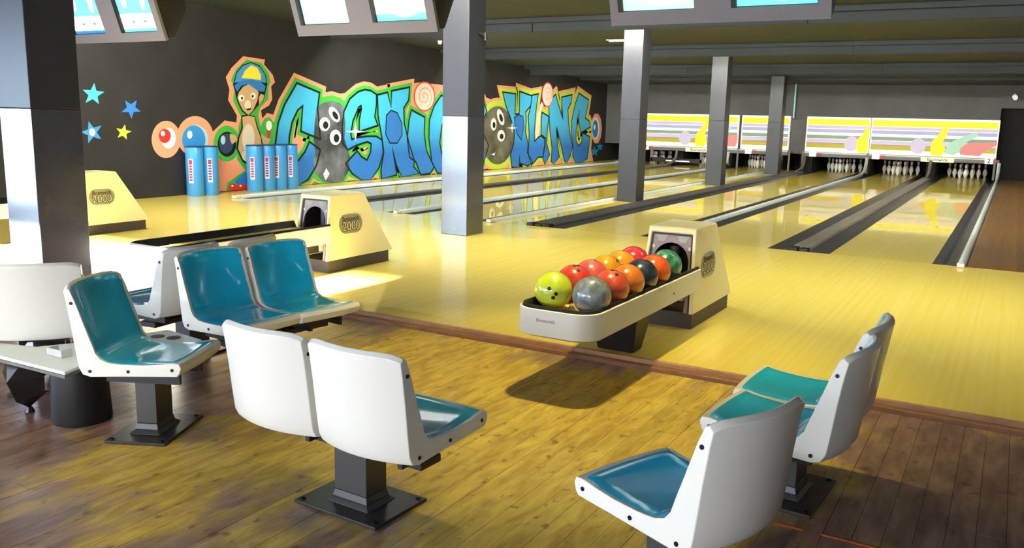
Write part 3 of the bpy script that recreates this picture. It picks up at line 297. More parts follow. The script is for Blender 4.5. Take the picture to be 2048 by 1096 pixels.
('painted_figure','skin',4,0,[(0.993,1.751),(1.093,1.85),(1.224,1.904),(1.385,1.837),(1.465,1.766),(1.425,1.618),(1.319,1.443),(1.2,1.356),(1.075,1.439),(1.0,1.559),(0.957,1.654)]),
('painted_figure','skin',4,0,[(1.461,1.668),(1.514,1.743),(1.597,1.721),(1.577,1.646),(1.472,1.545)]),
('painted_figure','white',5,0,[(1.116,1.658),(1.106,1.629),(1.079,1.607),(1.043,1.598),(1.009,1.605),(0.984,1.626),(0.976,1.654),(0.987,1.683),(1.013,1.705),(1.049,1.714),(1.083,1.707),(1.108,1.687)]),
('painted_figure','white',5,0,[(1.389,1.702),(1.379,1.673),(1.355,1.651),(1.324,1.642),(1.293,1.649),(1.271,1.67),(1.264,1.699),(1.274,1.728),(1.297,1.75),(1.329,1.759),(1.36,1.752),(1.382,1.732)]),
('painted_figure','hole',6,0,[(1.084,1.653),(1.076,1.634),(1.057,1.625),(1.04,1.633),(1.033,1.651),(1.041,1.67),(1.06,1.678),(1.077,1.671)]),
('painted_figure','hole',6,0,[(1.339,1.694),(1.331,1.674),(1.312,1.666),(1.293,1.673),(1.287,1.692),(1.295,1.711),(1.314,1.72),(1.332,1.713)]),
('painted_figure','skin_light',5,0,[(1.27,1.54),(1.258,1.499),(1.228,1.468),(1.188,1.456),(1.15,1.466),(1.123,1.496),(1.114,1.537),(1.126,1.579),(1.156,1.609),(1.196,1.622),(1.234,1.611),(1.261,1.582)]),
('painted_figure','hole',6,0,[(1.14,1.465),(1.254,1.479),(1.277,1.462),(1.187,1.436)]),
('painted_figure','skin',4,0,[(1.484,1.022),(1.617,0.946),(1.727,0.919),(1.664,0.819),(1.528,0.834)]),
('painted_figure','skin',4,0,[(0.755,1.028),(0.895,0.99),(0.923,0.905),(0.793,0.834),(0.751,0.931)]),
('painted_figure','white',5,0,[(1.771,1.168),(1.762,1.128),(1.739,1.096),(1.708,1.079),(1.674,1.079),(1.645,1.097),(1.625,1.128),(1.619,1.167),(1.628,1.207),(1.65,1.238),(1.681,1.256),(1.715,1.256),(1.745,1.239),(1.765,1.207)]),
('painted_figure','red',5,0,[(1.639,1.072),(1.732,1.071),(1.714,0.945),(1.652,0.945)]),
('painted_figure','red',5,0,[(1.612,0.819),(1.681,0.818),(1.672,0.755),(1.61,0.756)]),
('painted_figure','blue_deep',4,0,[(0.825,0.173),(1.09,0.334),(1.194,0.304),(1.181,0.012),(0.886,0.108)]),
('painted_figure','red',5,0,[(0.89,0.051),(0.878,0.017),(0.846,0.012),(0.802,0.012),(0.754,0.012),(0.712,0.012),(0.684,0.03),(0.675,0.064),(0.687,0.097),(0.718,0.123),(0.762,0.136),(0.809,0.133),(0.852,0.115),(0.881,0.086)]),
('painted_figure','red',5,0,[(1.117,0.037),(1.102,0.012),(1.062,0.012),(1.007,0.012),(0.946,0.012),(0.893,0.012),(0.857,0.019),(0.845,0.054),(0.86,0.087),(0.899,0.113),(0.953,0.125),(1.014,0.121),(1.068,0.103),(1.105,0.073)]),
('painted_figure','white',6,0,[(0.793,0.096),(0.784,0.085),(0.764,0.081),(0.744,0.087),(0.737,0.1),(0.745,0.111),(0.766,0.115),(0.786,0.109)]),
('painted_figure','white',6,0,[(0.985,0.085),(0.976,0.073),(0.955,0.07),(0.935,0.076),(0.927,0.089),(0.936,0.1),(0.957,0.104),(0.977,0.098)]),
('painted_backing','coral',0.5,0,[(1.995,1.271),(2.55,1.99),(3.516,1.782),(4.33,1.91),(6.428,2.154),(7.812,2.128),(8.487,2.056),(9.704,1.839),(10.16,0.043),(1.945,0.012)]),
('painted_backing','green',0.7,0,[(2.484,0.012),(2.873,0.139),(3.276,0.012)]),
('painted_backing','green',0.7,0,[(3.816,0.012),(4.06,0.132),(4.333,0.012)]),
('painted_backing','coral',0.5,0,[(9.622,0.529),(15.905,0.611),(16.189,0.012),(9.642,0.012)]),
]
STARS = [('star_cyan',[(-1.818,1.798),(-1.792,1.684),(-1.66,1.672),(-1.778,1.603),(-1.763,1.486),(-1.861,1.559),(-1.982,1.501),(-1.926,1.612),(-2.014,1.692),(-1.884,1.689)]),
('star_blue',[(-1.097,1.563),(-1.135,1.453),(-1.035,1.387),(-1.166,1.377),(-1.215,1.271),(-1.256,1.374),(-1.384,1.374),(-1.282,1.447),(-1.312,1.552),(-1.207,1.496)]),
('star_blue2',[(-1.953,1.23),(-1.878,1.133),(-1.743,1.164),(-1.828,1.063),(-1.761,0.958),(-1.89,0.994),(-1.982,0.9),(-1.977,1.022),(-2.098,1.068),(-1.97,1.108)]),
('star_yellow',[(-1.335,1.183),(-1.325,1.096),(-1.227,1.074),(-1.321,1.035),(-1.319,0.946),(-1.387,1.01),(-1.481,0.977),(-1.431,1.055),(-1.49,1.123),(-1.393,1.109)])]

# ------------------------------------------------------------------ the room
XL, XR, YB, YF = -11.5, 2.4, 17.1, -14.0
FZ = -.05                                             # lower seating floor
def ceil_z(y): return 3.19 - .0367*y
# lower floor: slab, then loose boards in the seating bay
fl = struct('floor', join(box(XL, XR, YF, -9.6, -.25, FZ), box(XL, -6.42, -9.6, -5.25, -.25, FZ), box(-6.42, XR, -9.6, -5.25, -.25, FZ-.02)), 'plank')
pw_, y0_, y1_ = .1, -9.6, -5.33
unit = mesh('floorboard', frustum((-.5, .5, -.5, .5, -1), (-.5, .5, -.5, .5, 0)), 'plank')
nrow = int((XR + 6.42)/pw_)
for i in range(nrow):
    cuts = [y0_, y0_ + random.uniform(.8, 1.9), 0, y1_]; cuts[2] = cuts[1] + random.uniform(.9, 1.6)
    for a, b_ in zip(cuts[:-1], cuts[1:]):
        o = bpy.data.objects.new('floorboard', unit); COL.objects.link(o); o.parent = fl
        o.location = (-6.42 + (i+.5)*pw_, (a+b_)/2, FZ + random.uniform(-.0006, .0006)); o.scale = (pw_-.0016, b_-a-.0018, .018)
# approach, raised one small step
struct('floor_approach', box(XL, XR, -5.25, 0, -.2, 0), 'maple_approach')
tr = struct('trim_1', join(box(XL, XR, -5.283, -5.25, -.2, .004)), 'edge_trim_light', bevel=.004)
struct('trim_2', join(box(XL, XR, -5.335, -5.2835, -.2, -.022)), 'edge_trim', bevel=.006)
# sub floor below the lanes
struct('floor_lane_bed', box(XL, XR, 0, 19.6, -.3, -.14), 'pit_black')
LW = 1.054
lanes = [(-1.054, 0), (-2.807, -1.753), (-4.41, -3.356), (-6.869, -5.815), (-8.474, -7.42), (-10.228, -9.174)]
lane_lab = ['glossy yellow maple lane at the far right beside the brown side floor', 'glossy yellow maple lane straight behind the ball return full of balls', 'glossy yellow maple lane just right of the row of columns', 'glossy yellow maple lane just left of the row of columns', 'glossy yellow maple lane, second from the graffiti wall', 'glossy yellow maple lane running along the foot of the graffiti wall']
for (a, b_), lb in zip(lanes, lane_lab):
    t = thing('bowling_lane', lb, 'lane', ((a+b_)/2, 0, 0), 0, 'bowling lanes')
    obj('lane_head', box(-LW/2, LW/2, .003, 4.6, -.139, 0), 'maple_head', t); obj('lane_bed', box(-LW/2, LW/2, 4.602, 17.05, -.139, 0), 'maple_lane', t)
    obj('pin_deck', box(-LW/2, LW/2, 17.053, 18.45, -.139, -.001), 'maple_lane', t)
    dots = [(dx, 2.1 + (0 if abs(dx) > .3 else .1)) for dx in (-.4, -.27, -.14, .14, .27, .4)] + [(dx*.13*1.15, 4.3 - abs(dx)*.3) for dx in (-3, -2, -1, 0, 1, 2, 3)]
    for dx, dy in dots[6:]:
        obj('arrow_mark', ([(dx-.016, dy, .0006), (dx+.016, dy, .0006), (dx, dy+.15, .0006)], [(0, 1, 2)]), 'edge_trim', t)
def gutter_geo(w, y0=.004, y1=18.4):
    rows = []
    for y in (y0, y1):
        rows.append([(-w/2 + w*k/8, y, -.008 - .085*math.sin(PI*k/8)) for k in range(9)])
    g = grid(rows)
    return join(g, ([(-w/2, y0, -.008), (w/2, y0, -.008), (w/2, y0, -.12), (-w/2, y0, -.12)], [(0, 1, 2, 3)]))
def kick(t, x, m):
    path = [(x, 15.7, .03), (x, 16.2, .06), (x, 16.5, .12), (x, 16.68, .22), (x, 16.75, .34), (x, 16.78, .47)]
    obj('kickback_rail', tube(path, [.035, .04, .045, .045, .045, .045], 8), m, t, smooth=50)
GW = .235
def divider(x0, x1, kind, lab, left=True, right=True):
    xc = (x0+x1)/2
    t = thing('lane_divider', lab, 'lane divider', (xc, 0, 0), 0, 'gutters and capping between the lanes')
    a, b_ = x0-xc, x1-xc
    if left: obj('gutter', gutter_geo(GW), 'gutter', t, smooth=60, loc=(a+GW/2, 0, 0))
    if right: obj('gutter', gutter_geo(GW), 'gutter', t, smooth=60, loc=(b_-GW/2, 0, 0))
    c0, c1 = (a+GW if left else a), (b_-GW if right else b_)
    if kind == 'white':
        n = 8; cx = (c0+c1)/2; hw = (c1-c0)/2
        prof = [(cx - hw, -.13)] + [(cx - hw*math.cos(PI*k/n), -.005 + .055*math.sin(PI*k/n)) for k in range(n+1)] + [(cx + hw, -.13)]
        obj('capping', prism(prof, .02, 16.0, 'y'), 'cap_white', t, smooth=60); kick(t, cx, 'cap_white')
        obj('end_block', box(cx-hw*.9, cx+hw*.9, -.10, .02, .0006, .045), 'cap_white', t, bevel=.012)
        obj('latch_mark', box(cx-hw*.35, cx+hw*.35, -.075, -.045, .045, .0475), 'rubber', t)
    else:
        m = 'cap_grey' if kind == 'grey' else 'cap_dark'
        prof = [(c0, -.13), (c0, .012), (c0+.02, .03), (c1-.02, .03), (c1, .012), (c1, -.13)]
        obj('capping', prism(prof, .16, 16.0, 'y'), m, t)
        nb = 3 if kind == 'dark' else 2
        for k in range(nb):
            w_ = (c1-c0)/nb; obj('end_block', box(c0+k*w_+.008, c0+(k+1)*w_-.008, .01, .155, -.12, .036-.006*(k % 2)), 'rubber', t, bevel=.01)
        kick(t, (c0+c1)/2, 'cap_grey')
    return t
divider(-1.753, -1.054, 'grey', 'wide dark gutters with grey brown capping between the two rightmost lanes')
divider(-3.356, -2.807, 'white', 'narrow gutters with a pale tubular capping behind the ball return hood')
divider(-5.0, -4.41, 'dark', 'dark raised capping with one gutter beside the row of columns', left=False)
divider(-5.815, -5.49, 'white', 'pale capping with one gutter on the left of the row of columns', right=False)
divider(-7.42, -6.869, 'white', 'narrow gutters with pale capping starting left of the blue-faced column')
divider(-9.174, -8.474, 'dark', 'wide dark gutters and capping between the two lanes nearest the mural')
divider(-10.56, -10.228, 'white', 'pale capping and gutter along the foot of the graffiti mural', left=False)
divider(0, .315, 'white', 'white tubular capping and gutter beside the brown side floor at right', right=False)
struct('floor_column_strip', box(-5.488, -5.002, 0.003, 17.05, -.139, 0), 'maple_lane')
struct('floor_side', box(.33, XR, 0.003, 18.4, -.139, .002), 'side_wood')
struct('floor_mural_strip', box(XL, -10.562, 0.003, 18.4, -.139, 0), 'maple_approach')
# walls
struct('wall_left', box(XL-.2, XL, YF, 19.6, -.3, 4.2), 'wall_black')
struct('wall_right', box(XR, XR+.2, YF, 19.6, -.3, 4.2), 'wall_grey')
# rear wall, behind the camera: three frosted windows, an added opening above at the left shaped to land the sun patch
cx0, cx1, cz0, cz1 = -8.8, -4.05, 1.86, 2.50
struct('wall_rear', join(box(XL, XR, YF-.2, YF, -.3, cz0), box(XL, cx0, YF-.2, YF, cz0, cz1), box(cx1, XR, YF-.2, YF, cz0, cz1), box(XL, XR, YF-.2, YF, cz1, 4.2)), 'wall_plain')
for k, wx in enumerate((-8.6, -4.6, -.6)):
    w = struct('window_%d' % (k+1), box(wx-1.6, wx+1.6, YF+.002, YF+.02, .7, 1.8), 'plate_white')
    for fx in (-1.63, -.53, .53, 1.63): obj('window_frame', box(wx+fx-.03, wx+fx+.03, YF+.021, YF+.06, .67, 1.83), 'glass_frame', w)
    for fz in (.67, 1.8): obj('window_frame', box(wx-1.6, wx+1.6, YF+.021, YF+.055, fz, fz+.03), 'glass_frame', w)
w = struct('window_4', box(XL+.002, XL+.02, -12.7, -8.1, .1, 2.35), 'plate_white')
for fy in (-12.73, -11.2, -9.65, -8.07): obj('window_frame', box(XL+.021, XL+.06, fy-.03, fy+.03, .07, 2.38), 'glass_frame', w)
for fz in (.07, 2.35): obj('window_frame', box(XL+.021, XL+.055, -12.7, -8.1, fz, fz+.03), 'glass_frame', w)
for k, (by, pw) in enumerate(ADDED_BATTENS):  # housings added for the extra lane lights
    for q, bx in enumerate((-9.1, -4.5, .1)):
        t = thing('added_batten', 'added grey light batten on the ceiling, ' + ('nearest', 'second', 'third', 'farthest')[k] + ' row, ' + ('at the mural side', 'above the columns', 'at the right side')[q], 'light', (bx, by, ceil_z(by)-.05), 0, 'added ceiling light battens')
        obj('reflector', prism([(.0, .10), (.0, -.13), (.02, -.15), (.03, -.13), (.02, .06), (.14, .08), (.14, .10)], -2.29, 2.29, 'x'), 'ceiling_paint', t)
# back wall above the masking units, with a black doorway at the right
wb = struct('wall_back', join(box(XL, .16, YB, YB+.12, .60, 3.3), box(.16, 1.3, YB, YB+.12, 1.94, 3.3), box(1.3, XR, YB, YB+.12, -.14, 3.3)), 'wall_grey')
struct('door_1', box(.17, 1.29, YB+.4, YB+.5, -.13, 1.95), 'pit_black')
struct('wall_pit', join(box(XL+.06, .16, 19.3, 19.4, -.13, 1.0), box(XL+.06, .16, YB+.12, 19.3, .95, 1.0), box(.16, .168, YB+.0, 19.4, -.14, 1.94)), 'pit_black')
# ceiling: long sloping panels, each lapping a little below the one before
edges = [YF-.2, -9.5, -5.2, -1.0, 3.2, 7.3, 11.4, 15.0, 19.6]
for k, (a, b_) in enumerate(zip(edges[:-1], edges[1:])):
    z0 = ceil_z((a+b_)/2) + .5*.0367*(b_-a)*.55; z1 = ceil_z((a+b_)/2) - .5*.0367*(b_-a)*.55
    struct('ceiling' if k == 0 else 'ceiling_panel', prism([(a, z0), (b_, z1), (b_, z1+.3), (a, z0+.3)], XL, XR, 'x'), 'ceiling_paint')
    if k: struct('trim_%d' % (k+2), box(XL, XR, a-.03, a+.01, z0-.012, z0+.05), 'ceiling_paint')
# columns
def column(y, lab, z1, wid=.36, x0=-5.41, two=True):
    t = thing('column', lab, 'column', (x0+wid/2, y, 0 if y > -5.25 else FZ), 0, 'square columns in a row beside the lanes')
    h = ceil_z(y) - t.location.z + .02; s = 1.44 - t.location.z
    obj('shaft', box(-wid/2, wid/2, -wid/2, wid/2, s, h), 'column_dark', t, bevel=.006)
    obj('painted_lower_shaft', box(-wid/2-.002, wid/2+.002, -wid/2-.002, wid/2+.002, 0.001, s), 'column_lower' if two else 'column_dark', t, bevel=.006)
    return t
column(-6.54, 'nearest square column at the left edge with a shiny bluish front face', 3)
c2 = column(-1.22, 'square column in the middle of the picture with a pale blue front face', 3, .37)
column(4.23, 'grey square column right of the painted wall standing beside the third lane', 3, two=False)
column(9.25, 'slim grey square column second farthest from the camera', 3, two=False)
column(14.6, 'farthest and smallest grey square column in front of the pin units', 3, two=False)
br = thing('column_bracket', 'small black bracket arm sticking out high on the middle column', 'bracket', (-5.04, -1.2, 2.42))
obj('arm', tube([(0, 0, 0), (.1, 0, -.03)], .014, 8), 'rubber', br); obj('head', tube([(.1, 0, .0), (.1, 0, -.09)], .022, 8), 'rubber', br)
tag(obj('wall_pipe', tube([(-5.30, 17.04, 1.55), (-5.30, 17.04, 2.56)], .035, 8), 'pipe_teal', None, smooth=60), 'pale teal vertical pipe on the back wall beside the farthest column', 'pipe')

# ------------------------------------------------------------------ graffiti mural (paint on the left wall, thin layers)
def ribbon(pts, w):
    P = [Vector((p[0], p[1])) for p in pts]; n = len(P); v = []; f = []
    ar = sum(P[i].x*P[(i+1) % n].y - P[(i+1) % n].x*P[i].y for i in range(n)); sgn = 1 if ar > 0 else -1
    for i in range(n):
        e0 = (P[i]-P[i-1]).normalized(); e1 = (P[(i+1) % n]-P[i]).normalized()
        n0 = Vector((e0.y, -e0.x)); n1 = Vector((e1.y, -e1.x)); m = n0+n1
        m = m.normalized() if m.length > .15 else n0
        k = min(1.7, 1/max(.3, m.dot(n0)))
        v.append(P[i] + m*w*k*sgn)
    return [(q.x, max(q.y, .008)) for q in v]
def onwall(pts, d): return [(XL + d, y, z) for y, z in pts]
def flat(pts, d):
    bm = bmesh.new(); vs = [bm.verts.new(p) for p in onwall(pts, d)]
    fc = bm.faces.new(vs); fc.normal_update(); bmesh.ops.triangulate(bm, faces=[fc]); bm.verts.index_update()
    g = ([tuple(v.co) for v in bm.verts], [tuple(v.index for v in f.verts) for f in bm.faces]); bm.free(); return g
def band(pts, w, d):
    o = ribbon(pts, w); n = len(pts); v = onwall(pts, d) + onwall(o, d)
    return v, [(i, (i+1) % n, n+(i+1) % n, n+i) for i in range(n)]
mural = thing('graffiti_mural', 'graffiti mural reading COSMIC BOWLING with painted balls and capped cartoon figure on black wall', 'mural', (XL, 7, 0))
mural.location = (0, 0, 0)
for k, (part, m, lay, halo, pts) in enumerate(MURAL):
    e = .00002*k
    if halo in (1, 2, 4, 5):
        wg = (.042, .115, .19) if halo in (1, 4) else (.045, .15, .22)
        obj('outline_coral', band(pts, wg[2], .0008+e), 'coral', mural)
        obj('outline_green', band(pts, wg[1], .0034+e), 'green' if halo in (1, 4) else 'lime', mural)
        if halo < 3: obj('outline_black', band(pts, wg[0], .0102+e*.3), 'ink', mural)
    if halo == 3: obj('outline_black', band(pts, .03, .0117+e*.1), 'ink', mural)
    d = {.5: .0002, .7: .0005, 1: .0006 + e, 2: .003 + e}.get(lay, .0075 + e if lay == 3 else .0122 + .002*(lay-4) + e*.8)
    obj(part, flat(pts, d), m, mural)
for (m, pts), lb in zip(STARS, ('pale cyan painted star, uppermost of the four on the black wall', 'plain mid blue painted star at the right of the cyan star', 'blue painted star with white centre above the left ball return hood', 'small yellow painted star on the black wall')):
    c = (sum(p[0] for p in pts)/len(pts), sum(p[1] for p in pts)/len(pts)); n = len(pts); dk = []
    t = thing('painted_star', lb, 'star', (XL, c[0], c[1]), 0, 'painted stars on the left wall')
    L = [(0, y-c[0], z-c[1]) for y, z in pts]
    v = [(.004, 0, 0)] + [(.0015, p[1], p[2]) for p in L]
    obj('star_shape', (v, [(0, i+1, (i+1) % n+1) for i in range(n)]), m, t)
    if m == 'star_blue2': obj('star_centre', ([(.006, .05*math.cos(a), .06*math.sin(a)) for a in [PI*k/5 for k in range(10)]], [tuple(range(10))]), 'white', t)

# ------------------------------------------------------------------ tall blue cylinders by the wall
def can(y, x, lab, marks, turn):
    t = thing('blue_cylinder_bin', lab, 'bin', (x, y, 0), turn, 'tall blue cylinders along the mural wall')
    obj('body', lathe([(.135, .0015), (.143, .015), (.143, .80), (.138, .815)], 24), 'can_blue', t, smooth=40)
    obj('rim', lathe([(.144, .812), (.146, .822), (.14, .832), (.12, .826), (.0, .822)], 24), 'can_rim', t, smooth=40)
    a0 = -.9; R = .1445
    def patch(a1, a2, z1, z2, r): return grid([[(r*math.cos(a1+(a2-a1)*i/6), r*math.sin(a1+(a2-a1)*i/6), z) for i in range(7)] for z in (z1, z2)])
    obj('label_panel', patch(a0-.28, a0+.28, .22, .62, R), 'can_label', t)
    for z in [.26+.045*k for k in range(7)]: obj('label_mark', patch(a0-.18, a0+.18, z, z+.028, R+.001), marks, t)
    obj('label_mark', patch(a0-.2, a0+.2, .555, .605, R+.001), 'can_mark', t)
    return t
can(-.20, -11.30, 'leftmost tall blue cylinder standing by the black wall', 'can_mark', -.25)
can(.10, -11.28, 'tall blue cylinder beside the leftmost one, below the painted blue ball', 'can_mark2', .2)
for k in range(4):
    can(1.06+.296*k, -11.22, ('nearest of the row of four blue cylinders under the cartoon figure', 'second of the row of four blue cylinders under the letter C', 'third of the row of four blue cylinders under the letter C', 'last of the row of four blue cylinders, touching the letter C')[k], ('can_mark', 'can_mark2', 'can_mark', 'can_mark2')[k], -.15+.3*(k % 2))

# ------------------------------------------------------------------ masking units above the pins
def slab(x0, x1, z0, z1, y, d=.004): return box(x0, x1, y-d, y, z0, z1)
def stripe_panel(x0, x1, lab, graphics, seam=None):
    t = thing('masking_panel', lab, 'panel', ((x0+x1)/2, 16.9, .585), 0, 'bright striped masking panels above the pins')
    a, b_ = x0-(x0+x1)/2, x1-(x0+x1)/2; H = 1.03
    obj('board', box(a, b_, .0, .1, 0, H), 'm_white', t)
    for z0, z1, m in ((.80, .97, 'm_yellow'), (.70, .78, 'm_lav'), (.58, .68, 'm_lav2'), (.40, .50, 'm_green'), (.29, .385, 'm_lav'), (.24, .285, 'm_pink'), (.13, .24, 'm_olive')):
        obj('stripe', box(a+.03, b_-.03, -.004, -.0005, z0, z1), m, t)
    for kind, x, cut in graphics:
        x -= (x0+x1)/2
        def clip(p): return [(max(a+.004, min(b_-.004, q[0])), q[1]) for q in p]
        if kind == 'ball': P = [(x+.20*math.cos(2*PI*k/24), .27+.22*math.sin(2*PI*k/24)) for k in range(24)]; m = 'm_lav'; y = -.007
        elif kind == 'pin_y': P = [(x-.14, .03), (x+.12, .02), (x+.2, .2), (x+.12, .42), (x+.2, .6), (x+.24, .78), (x+.14, .84), (x+.02, .66), (x-.04, .52), (x-.14, .45), (x-.18, .2)]; m = 'm_yellow'; y = -.010
        elif kind == 'pin_m': P = [(x-.2, .1), (x+.05, .05), (x+.22, .2), (x+.32, .42), (x+.55, .56), (x+.62, .7), (x+.45, .68), (x+.2, .55), (x, .45), (x-.15, .3)]; m = 'm_mint'; y = -.013
        else: P = [(x-.35, .08), (x+.12, .05), (x+.25, .2), (x+.55, .38), (x+.5, .46), (x+.15, .42), (x-.2, .4), (x-.36, .25)]; m = 'm_rose'; y = -.016
        obj('pin_picture' if kind != 'ball' else 'ball_picture', prism(clip(P), y, y+.0025, 'y'), m, t)
    return t
stripe_panel(-3.06, .18, 'striped masking panel at the far right with ball and three tumbling pins', [('ball', -1.78, 0), ('pin_y', -1.28, 0), ('pin_m', -.9, 0), ('pin_r', -.35, 0)])
stripe_panel(-4.87, -3.09, 'striped masking panel just right of the farthest column gap', [('ball', -3.56, 0), ('pin_y', -3.24, 0)])
stripe_panel(-6.82, -5.36, 'narrow striped masking panel partly behind the farthest column', [])
stripe_panel(-10.7, -6.92, 'striped masking panel farthest left, seen between two grey columns', [('ball', -8.62, 0), ('pin_y', -8.1, 0), ('pin_m', -7.72, 0), ('pin_r', -7.1, 0)])
def beam(x0, x1, lab, plates, sign):
    t = thing('masking_beam', lab, 'beam', ((x0+x1)/2, 16.88, .44), 0, 'grey beams under the masking panels')
    xc = (x0+x1)/2
    obj('rail', box(x0-xc, x1-xc, 0, .12, 0, .135), 'beam_grey', t, bevel=.01)
    obj('rail_lip', box(x0-xc, x1-xc, -.012, .0, .10, .135), 'cap_white', t)
    for x, txt in plates:
        p = obj('number_plate', box(x-xc-.1, x-xc+.1, -.02, -.013, .0, .15), 'plate_white', t)
        if txt:
            g = xf(text_geo(txt, .17, .004), Matrix.Translation((x-xc, -.0215, .075)) @ Matrix.Rotation(PI/2, 4, 'X')); obj('numeral', g, 'badge_ink', p)
        obj('red_mark', box(x-xc+.11, x-xc+.25, -.016, -.0125, .03, .11), 'm_red', t)
    for x in sign:
        p = obj('name_plate', box(x-xc-.42, x-xc+.42, -.022, -.013, -.01, .12), 'sign_cream', t)
        g = xf(text_geo('Brunswick', .125, .002), Matrix.Translation((x-xc, -.0235, .055)) @ Matrix.Rotation(PI/2, 4, 'X')); obj('lettering', g, 'badge_ink', p)
beam(-4.87, .18, 'grey beam with white number plates under the two right masking panels', [(-4.62, ''), (-2.86, ''), (.02, '2')], [-1.25])
beam(-10.7, -5.36, 'grey beam with number plates under the two left masking panels', [(-9.93, '7'), (-6.55, '')], [-8.15])
tag(obj('gap_panel', join(box(-5.34, -4.89, 16.98, 17.09, .5, 1.5), box(-5.34, -4.89, 16.96, 16.98, 1.0, 1.03)), 'cap_dark', None), 'plain grey infill panel between the left and right masking panels', 'panel')
# kickback partitions between the pin decks
for (x0, x1), lb in zip([(-1.52, -1.29), (-3.14, -3.02), (-5.0, -4.65), (-5.58, -5.50), (-7.19, -7.10), (-8.95, -8.70)], ['between the two rightmost pin decks', 'behind the pale capping, left of the middle pin deck', 'below the grey infill panel', 'left of the grey infill panel', 'behind the slim second farthest column', 'nearest the mural']):
    tag(obj('kickback_partition', box(x0, x1, 17.02, 18.4, -.13, .595), 'pit_black', None, loc=(0, 0, 0)), 'dark partition wall ' + lb, 'partition', 'pin deck partitions')
for x, lb in ((-4.9, 'thin grey upright at the left end of the right pin units'), (-3.08, 'thin grey upright under the masking seam of the right units'), (-5.3, 'thin grey upright below the farthest column gap'), (.17, 'thin dark upright at the right end of the pin units'), (-6.87, 'thin grey upright under the masking seam of the left units')):
    tag(obj('upright_post', box(x-.025, x+.025, 16.83, 16.875, .003, .60), 'beam_grey', None), lb, 'post', 'uprights under the masking')
sw = thing('pin_sweep', 'dark lowered sweep bar with white strip in front of the leftmost pins', 'sweep bar', (-8.75, 16.832, .005))
obj('sweep_board', box(-1.0, .75, 0, .04, .05, .2), 'rubber', sw, bevel=.01); obj('white_strip', box(-.45, .35, -.006, -.001, .09, .13), 'plate_white', sw)
for x in (-1.0, .68): obj('sweep_arm', box(x, x+.09, .0, .04, .0, .43), 'beam_grey', sw)
# pins
PIN = [(.0258, 0), (.028, .01), (.036, .04), (.052, .085), (.0605, .115), (.058, .16), (.045, .2), (.030, .235), (.0235, .255), (.0235, .27), (.029, .30), (.0325, .335), (.029, .365), (.016, .378), (.0, .381)]
pin_me = mesh('pin_body', lathe(PIN[:-1]+[(.004, .3805)], 14), 'pin', 60)
ring_me = mesh('red_neck_band', join(lathe([(.0275, .243), (.0245, .252), (.0245, .258)], 14), lathe([(.0245, .266), (.0255, .274), (.0275, .284)], 14)), 'pin_red', 60)
pat = [(0, 0)] + [(s*.1525, .264) for s in (-1, 1)] + [(s*.305, .528) for s in (-1, 0, 1)] + [(s*.1525, .792) for s in (-3, -1, 1, 3)]
rows_name = ['head pin', 'left pin of second row', 'right pin of second row', 'left pin of third row', 'middle pin of third row', 'right pin of third row', 'left end pin of back row', 'second pin of back row', 'third pin of back row', 'right end pin of back row']
lane_short = ['far right lane', 'lane behind loaded ball return', 'lane right of columns', 'lane left of columns', 'second lane from mural', 'lane along the mural']
for (a, b_), ln in zip(lanes, lane_short):
    for (dx, dy), rn in zip(pat, rows_name):
        t = thing('bowling_pin', 'bowling pin, %s, %s' % (rn, ln), 'bowling pin', ((a+b_)/2 + dx, 17.28 + dy, -.001), 0, 'bowling pins on the pin decks')
        obj('pin_body', pin_me, None, t); obj('red_neck_band', ring_me, None, t)

